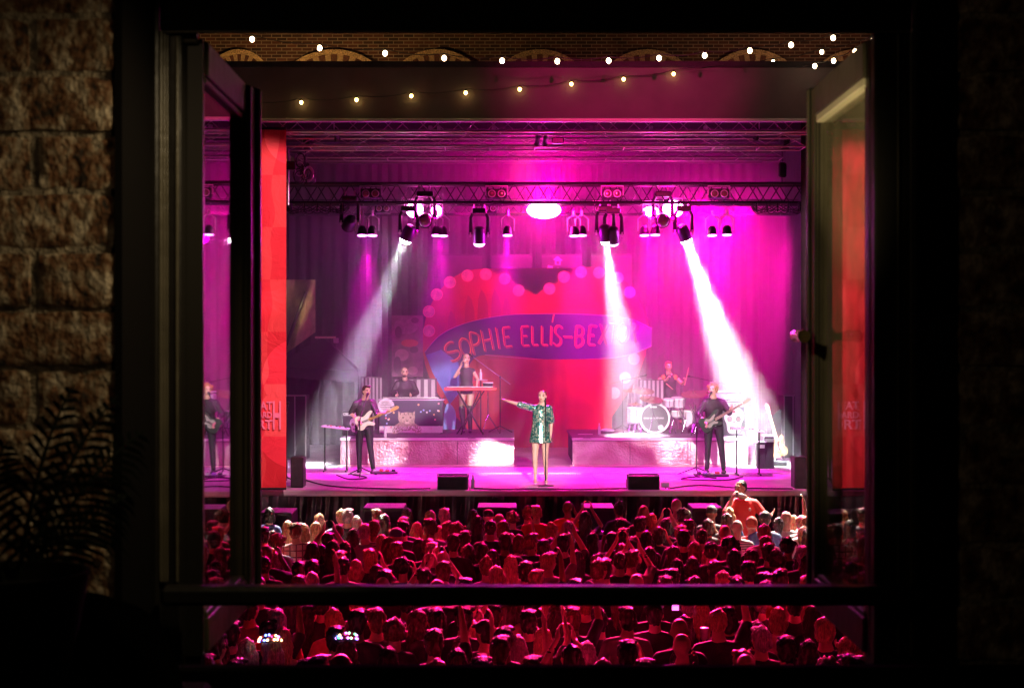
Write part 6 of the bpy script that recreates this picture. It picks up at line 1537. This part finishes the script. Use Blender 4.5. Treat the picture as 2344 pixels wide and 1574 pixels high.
def pattern(name, a, b, sx_, sz_):
    m = mat(name, a, .8); n = m.node_tree; bs = n.nodes['Principled BSDF']; tc = n.nodes.new('ShaderNodeTexCoord'); sep = n.nodes.new('ShaderNodeSeparateXYZ'); n.links.new(tc.outputs['Object'], sep.inputs[0])
    acc = None
    for ax, s_ in (('X', sx_), ('Z', sz_)):
        if not s_: continue
        m1 = n.nodes.new('ShaderNodeMath'); m1.operation = 'MULTIPLY'; m1.inputs[1].default_value = s_; n.links.new(sep.outputs[ax], m1.inputs[0])
        m2 = n.nodes.new('ShaderNodeMath'); m2.operation = 'FRACT'; n.links.new(m1.outputs[0], m2.inputs[0])
        m3 = n.nodes.new('ShaderNodeMath'); m3.operation = 'LESS_THAN'; m3.inputs[1].default_value = .22 if sz_ and sx_ else .4; n.links.new(m2.outputs[0], m3.inputs[0])
        if acc: mm = n.nodes.new('ShaderNodeMath'); mm.operation = 'MAXIMUM'; n.links.new(acc, mm.inputs[0]); n.links.new(m3.outputs[0], mm.inputs[1]); acc = mm.outputs[0]
        else: acc = m3.outputs[0]
    mx = n.nodes.new('ShaderNodeMix'); mx.data_type = 'RGBA'; mx.inputs[6].default_value = (*a, 1); mx.inputs[7].default_value = (*b, 1); n.links.new(acc, mx.inputs[0]); n.links.new(mx.outputs[2], bs.inputs['Base Color'])
    return m
SH['p'] = pattern('shirt_plaid', (.55, .42, .40), (.10, .03, .05), 12, 12); SH['s'] = pattern('shirt_striped', (.5, .42, .42), (.08, .06, .08), 0, 30)
HM = [hairblack, hairbrown, hmat('hair_chestnut', (.14, .06, .03)), hmat('hair_blond', (.50, .34, .16)), hmat('hair_grey', (.35, .33, .32)), hmat('hair_platinum', (.75, .68, .55))]
HN = ['black', 'brown', 'chestnut', 'blond', 'grey', 'platinum']
kinds = {'s': 'short', 'B': None, 'l': 'long', 'b': 'bob', 'c': 'curly', 'u': 'bun', 'h': 'cap', 'e': 'beanie', 'p': 'pony', 'L': 'long'}
poses = {
 '': {}, 'R': dict(elr=(-.27, -.10, 1.55), wrr=(-.24, -.16, 1.80)), 'U': dict(elr=(-.22, -.22, 1.46), wrr=(-.07, -.28, 1.70), ell=(.22, -.22, 1.46), wrl=(.07, -.28, 1.70)),
 'T': dict(elr=(-.27, -.16, 1.30), wrr=(-.12, -.20, 1.52)), 'd': dict(elr=(-.22, -.12, 1.16), wrr=(-.12, -.30, 1.10), ell=(.22, -.12, 1.16), wrl=(.12, -.30, 1.10)),
}
BODY = {}; TOPS = {}; TRS = {}; HAIR = {}
def get_body(fem, pose, turn):
    key = (fem, pose, turn)
    if key in BODY: return BODY[key]
    J = {'neck': V(0, .01, 1.44)}; J.update(poses[pose]); rot = Matrix.Rotation(R(turn), 3, 'Z')
    D, p = human(J, None, fem=fem, headrot=rot, hands=((.5,) * 4, (.5,) * 4), handdir=((.1, -.1, 1) if pose in 'RUT' and pose else None, (-.1, -.1, 1) if pose == 'U' else None))
    BODY[key] = (blob('person', p, .0135, [SK[0], eyem, lipm], 2, face_index(D['head'], rot)), D, rot)
    TOPS[key] = blob('top', c_top(.016, .45 if not fem else .3, fem=fem, loose=.015)(D), .014, SH['k'], 3)
    if (fem,) not in TRS: TRS[(fem,)] = blob('trousers', c_trousers(.012, fem)(D), .016, jeans, 2)
    return BODY[key]
def get_hair(kind, D, turn, rot):
    key = (kind, turn)
    if key not in HAIR: HAIR[key] = blob('hair' if kind not in ('cap', 'beanie') else kind, hair(D['head'], rot, kind), .0095, hairblack, 1, disp=.017 if kind not in ('cap', 'beanie') else .002, dfreq=(34, 34, 12))
    return HAIR[key]
hatm = [mat('hat_black', (.02, .02, .025), .7), mat('hat_navy', (.05, .12, .2), .6), mat('hat_rust', (.35, .05, .03), .8, bump=.6, bscale=60)]
crowd = []
r_ = random.Random(11)
for (z, txt) in CROWD:
    for item in txt.split():
        a, b, c = item.split(','); u = z[0] + float(a) / z[2]; v = z[1] + float(b) / z[2]
        crowd.append((u, v, c, z))
crowd.sort(key=lambda q: q[1])
ROWN = [(1150, 'in the first row'), (1175, 'in the barrier row'), (1200, 'in row two'), (1222, 'in row three'), (1245, 'in row four'), (1270, 'in row five'), (1295, 'in row six'), (1338, 'just above the guard rail'), (1400, 'just under the guard rail'), (1440, 'midway below the guard rail'), (1600, 'in the nearest row')]
def rowi(v):
    for i, (m_, s_) in enumerate(ROWN):
        if v < m_: return i
    return len(ROWN) - 1
rows = {}
for i, q in enumerate(crowd): rows.setdefault(rowi(q[1]), []).append(i)
ordn = {}
ORD = ['first', 'second', 'third', 'fourth', 'fifth', 'sixth', 'seventh', 'eighth', 'ninth', 'tenth', 'eleventh', 'twelfth', 'thirteenth', 'fourteenth', 'fifteenth', 'sixteenth', 'seventeenth', 'eighteenth', 'nineteenth', 'twentieth', 'twenty-first', 'twenty-second', 'twenty-third', 'twenty-fourth', 'twenty-fifth', 'twenty-sixth', 'twenty-seventh', 'twenty-eighth', 'twenty-ninth', 'thirtieth', 'thirty-first', 'thirty-second', 'thirty-third', 'thirty-fourth', 'thirty-fifth', 'thirty-sixth']
for k_, ids in rows.items():
    ids.sort(key=lambda i: crowd[i][0]); n = len(ids)
    for j, i in enumerate(ids): ordn[i] = ORD[j] + ' from left' if j < n / 2 else ORD[n - 1 - j] + ' from right'
led = [mat('led_blue', (.1, .1, 1), .3, emit=7, ecol=(.12, .2, 1)), mat('led_violet', (.6, .1, 1), .3, emit=6, ecol=(.6, .2, 1)), mat('led_green', (.1, 1, .4), .3, emit=4, ecol=(.1, 1, .4)), mat('led_warm', (1, .7, .2), .3, emit=6, ecol=(1, .65, .3)), mat('petal_pink', (.8, .1, .2), .6)]
placed = []
for i, (u, v, code, z) in enumerate(crowd):
    kc, scode = code[0], code[1]; pose = code[2:] if len(code) > 2 else ''
    band = pose == 'H'; pose = '' if band else pose
    if pose == '' and r_.random() < .12 and v > 1180: pose = r_.choice(['T', 'd', 'd', 'U', 'R'])
    fem = kc in 'lbupL' or (kc == 'c' and r_.random() < .5)
    turn = r_.choice([0, 0, 0, 0, 28, -28]) if not fem else r_.choice([0, 0, 0, 28, -28])
    h = (1.66 if fem else 1.76) + r_.uniform(-.06, .05)
    d = (CAMZ - h - .02) * F / (v - 787)
    d = min(d, 22.3)
    h = CAMZ - .0 - (v - 787) / F * d - .015
    sz = max(.84, min(1.12, h / 1.725)); zoff = h - 1.715 * sz
    me, D, rot = get_body(fem, pose, turn)
    kind = kinds[kc]
    if kc == 'B' and r_.random() < .55: kind = 'crop'
    hi = r_.choice([0, 0, 1, 1, 2]) if kc not in 'L' else 5
    if kind and scode in 'wc' and kc != 's': hi = 3 if kc != 'L' else 5
    elif kind and r_.random() < .22: hi = r_.choice([3, 4])
    ski = r_.choice([0, 0, 0, 1, 0, 2]) if scode not in 'wnc' else 0
    hairtxt = {'short': 'short %s hair', 'crop': 'cropped %s hair', 'long': 'long %s hair', 'bob': '%s bobbed hair', 'curly': 'curly %s hair', 'bun': '%s hair in a bun', 'pony': '%s ponytail', 'cap': 'cap over %s hair', 'beanie': 'beanie over %s hair'}.get(kind, 'shaved or bald head')
    if '%s' in hairtxt: hairtxt = hairtxt % HN[hi]
    posetxt = {'': '', 'R': ' one arm raised,', 'U': ' both arms up,', 'T': ' hand raised,', 'd': ' bent arms,'}[pose]
    if band: posetxt = ' glowing flower headband,'
    lab = '%s, %s top,%s %s %s' % (hairtxt, shirts[scode][0], posetxt, ordn[i], ROWN[rowi(v)][1])
    lab = ' '.join(lab.split())
    if len(lab.split()) > 16 and 'headband' in lab: lab = lab.replace('wearing a glowing flower headband', 'glowing headband')
    if len(lab.split()) > 16: lab = ' '.join(lab.replace('shaved or bald', 'bald').replace(' over black hair', '').replace(' over brown hair', '').replace(' with a hand near the head', ' hand up').replace('with bent arms', '').replace('glowing flower headband', 'glowing headband').replace('cap over', 'cap,').replace('hands up', 'arms up').replace('in the first row', 'in the first row').replace('in the barrier row', 'in the row at the barrier').replace('just under the guard rail', 'just under the guard rail').replace('wearing a ', '').replace('in the first row', 'in the sparse barrier row').replace('with both hands up', 'hands up').replace('with one arm raised', 'arm raised').split())
    o = bpy.data.objects.new('person', me); C.objects.link(o)
    x = (u - 1172) / F * d
    o.location = (x, d, zoff); o.scale = (sz, sz, sz); o.rotation_euler = (0, 0, math.pi + r_.uniform(-.22, .22) - x / d * .5)
    tag(o, lab, 'person', 'audience watching the stage')
    o.material_slots[0].link = 'OBJECT'; o.material_slots[0].material = SK[ski]
    put(TOPS[(fem, pose, turn)], 'top', o, m=SH[scode]); put(TRS[(fem,)], 'trousers', o)
    if kind:
        hm_ = HM[hi] if kind not in ('cap', 'beanie') else (hatm[2] if kind == 'beanie' else r_.choice(hatm[:2]))
        put(get_hair(kind, D, turn, rot), {'cap': 'cap', 'beanie': 'beanie'}.get(kind, 'hair'), o, m=hm_)
        if kind in ('cap', 'beanie') and r_.random() < .6: put(get_hair('crop', D, turn, rot), 'hair', o, m=HM[hi])
    if band:
        hd_ = bpy.data.objects.new('light_headband', MB().tube([D['head'] + V(math.cos(a) * .088, .01 + math.sin(a) * .10, .085 + .02 * math.sin(a)) for a in [k * math.pi / 10 for k in range(20)]], .006, 6, closed=True).mesh('light_headband', black)); C.objects.link(hd_); hd_.parent = o
        for k in range(20):
            a = k * math.pi / 10; q = D['head'] + V(math.cos(a) * .094, .01 + math.sin(a) * .106, .092 + .03 * abs(math.sin(a)))
            m_ = led[4] if k % 3 == 2 else r_.choice(led[:4])
            bo = MB().ell((0, 0, 0), .011, 8, 6).mesh('bulb', m_); put(bo, 'bulb' if k % 3 != 2 else 'petal', hd_, q)
    placed.append((o, u, v))
# held things
def held(u, v, d): return P(u, v, d)
q = P(1546, 1392, 14.2)
t = thing('phone', 'phone screen glowing violet held up below the guard rail', 'phone', q)
MB().box(q, (.075, .010, .15), bev=.004).build('case', black, t); MB().box(q + V(0, -.006, .02), (.066, .003, .07)).build('screen', mat('screen_glow', (.1, .05, .1), .3, emit=5, ecol=(1, .1, .7)), t)
for (u, v, d, lab) in ((870, 1274, 19.0, 'plastic drink cup raised among the heads near the clean casement'), (1103, 1496, 12.0, 'plastic drink cup rim near the window foot'), (1612, 1437, 13.2, 'plastic drink cup held beside the bald man below the rail')):
    q = P(u, v, d); t = thing('drink_cup', lab, 'cup', q, 'plastic drink cups in the audience')
    MB().lathe(q, [(.030, -.10), (.042, 0), (.044, .004), (.040, .003)], 16).build('cup', mat('cup_plastic', (.6, .5, .55), .15), t, True)
q = P(1566, 1512, 12.3)
t = thing('mirror_ball_bag', 'round mirror-tiled bag sparkling on the back of a person near the window foot', 'bag', q)
mb = MB(); mb.ell(q, (.125, .06, .125), 20, 14); mb.build('bag', mat('bag_black', (.03, .03, .03), .3), t, True)
tile = mat('mirror_tile', (.9, .85, .7), .08, metal=1)
for k in range(70):
    a = r_.uniform(0, 6.28); rr = .12 * math.sqrt(r_.random()); MB().box(q + V(math.cos(a) * rr, -.062 * math.sqrt(max(0, 1 - (rr / .13) ** 2)), math.sin(a) * rr), (.012, .004, .012), rot=Matrix.Rotation(r_.uniform(-.9, .9), 3, 'X') @ Matrix.Rotation(r_.uniform(-.9, .9), 3, 'Z')).build('tile', tile, t)
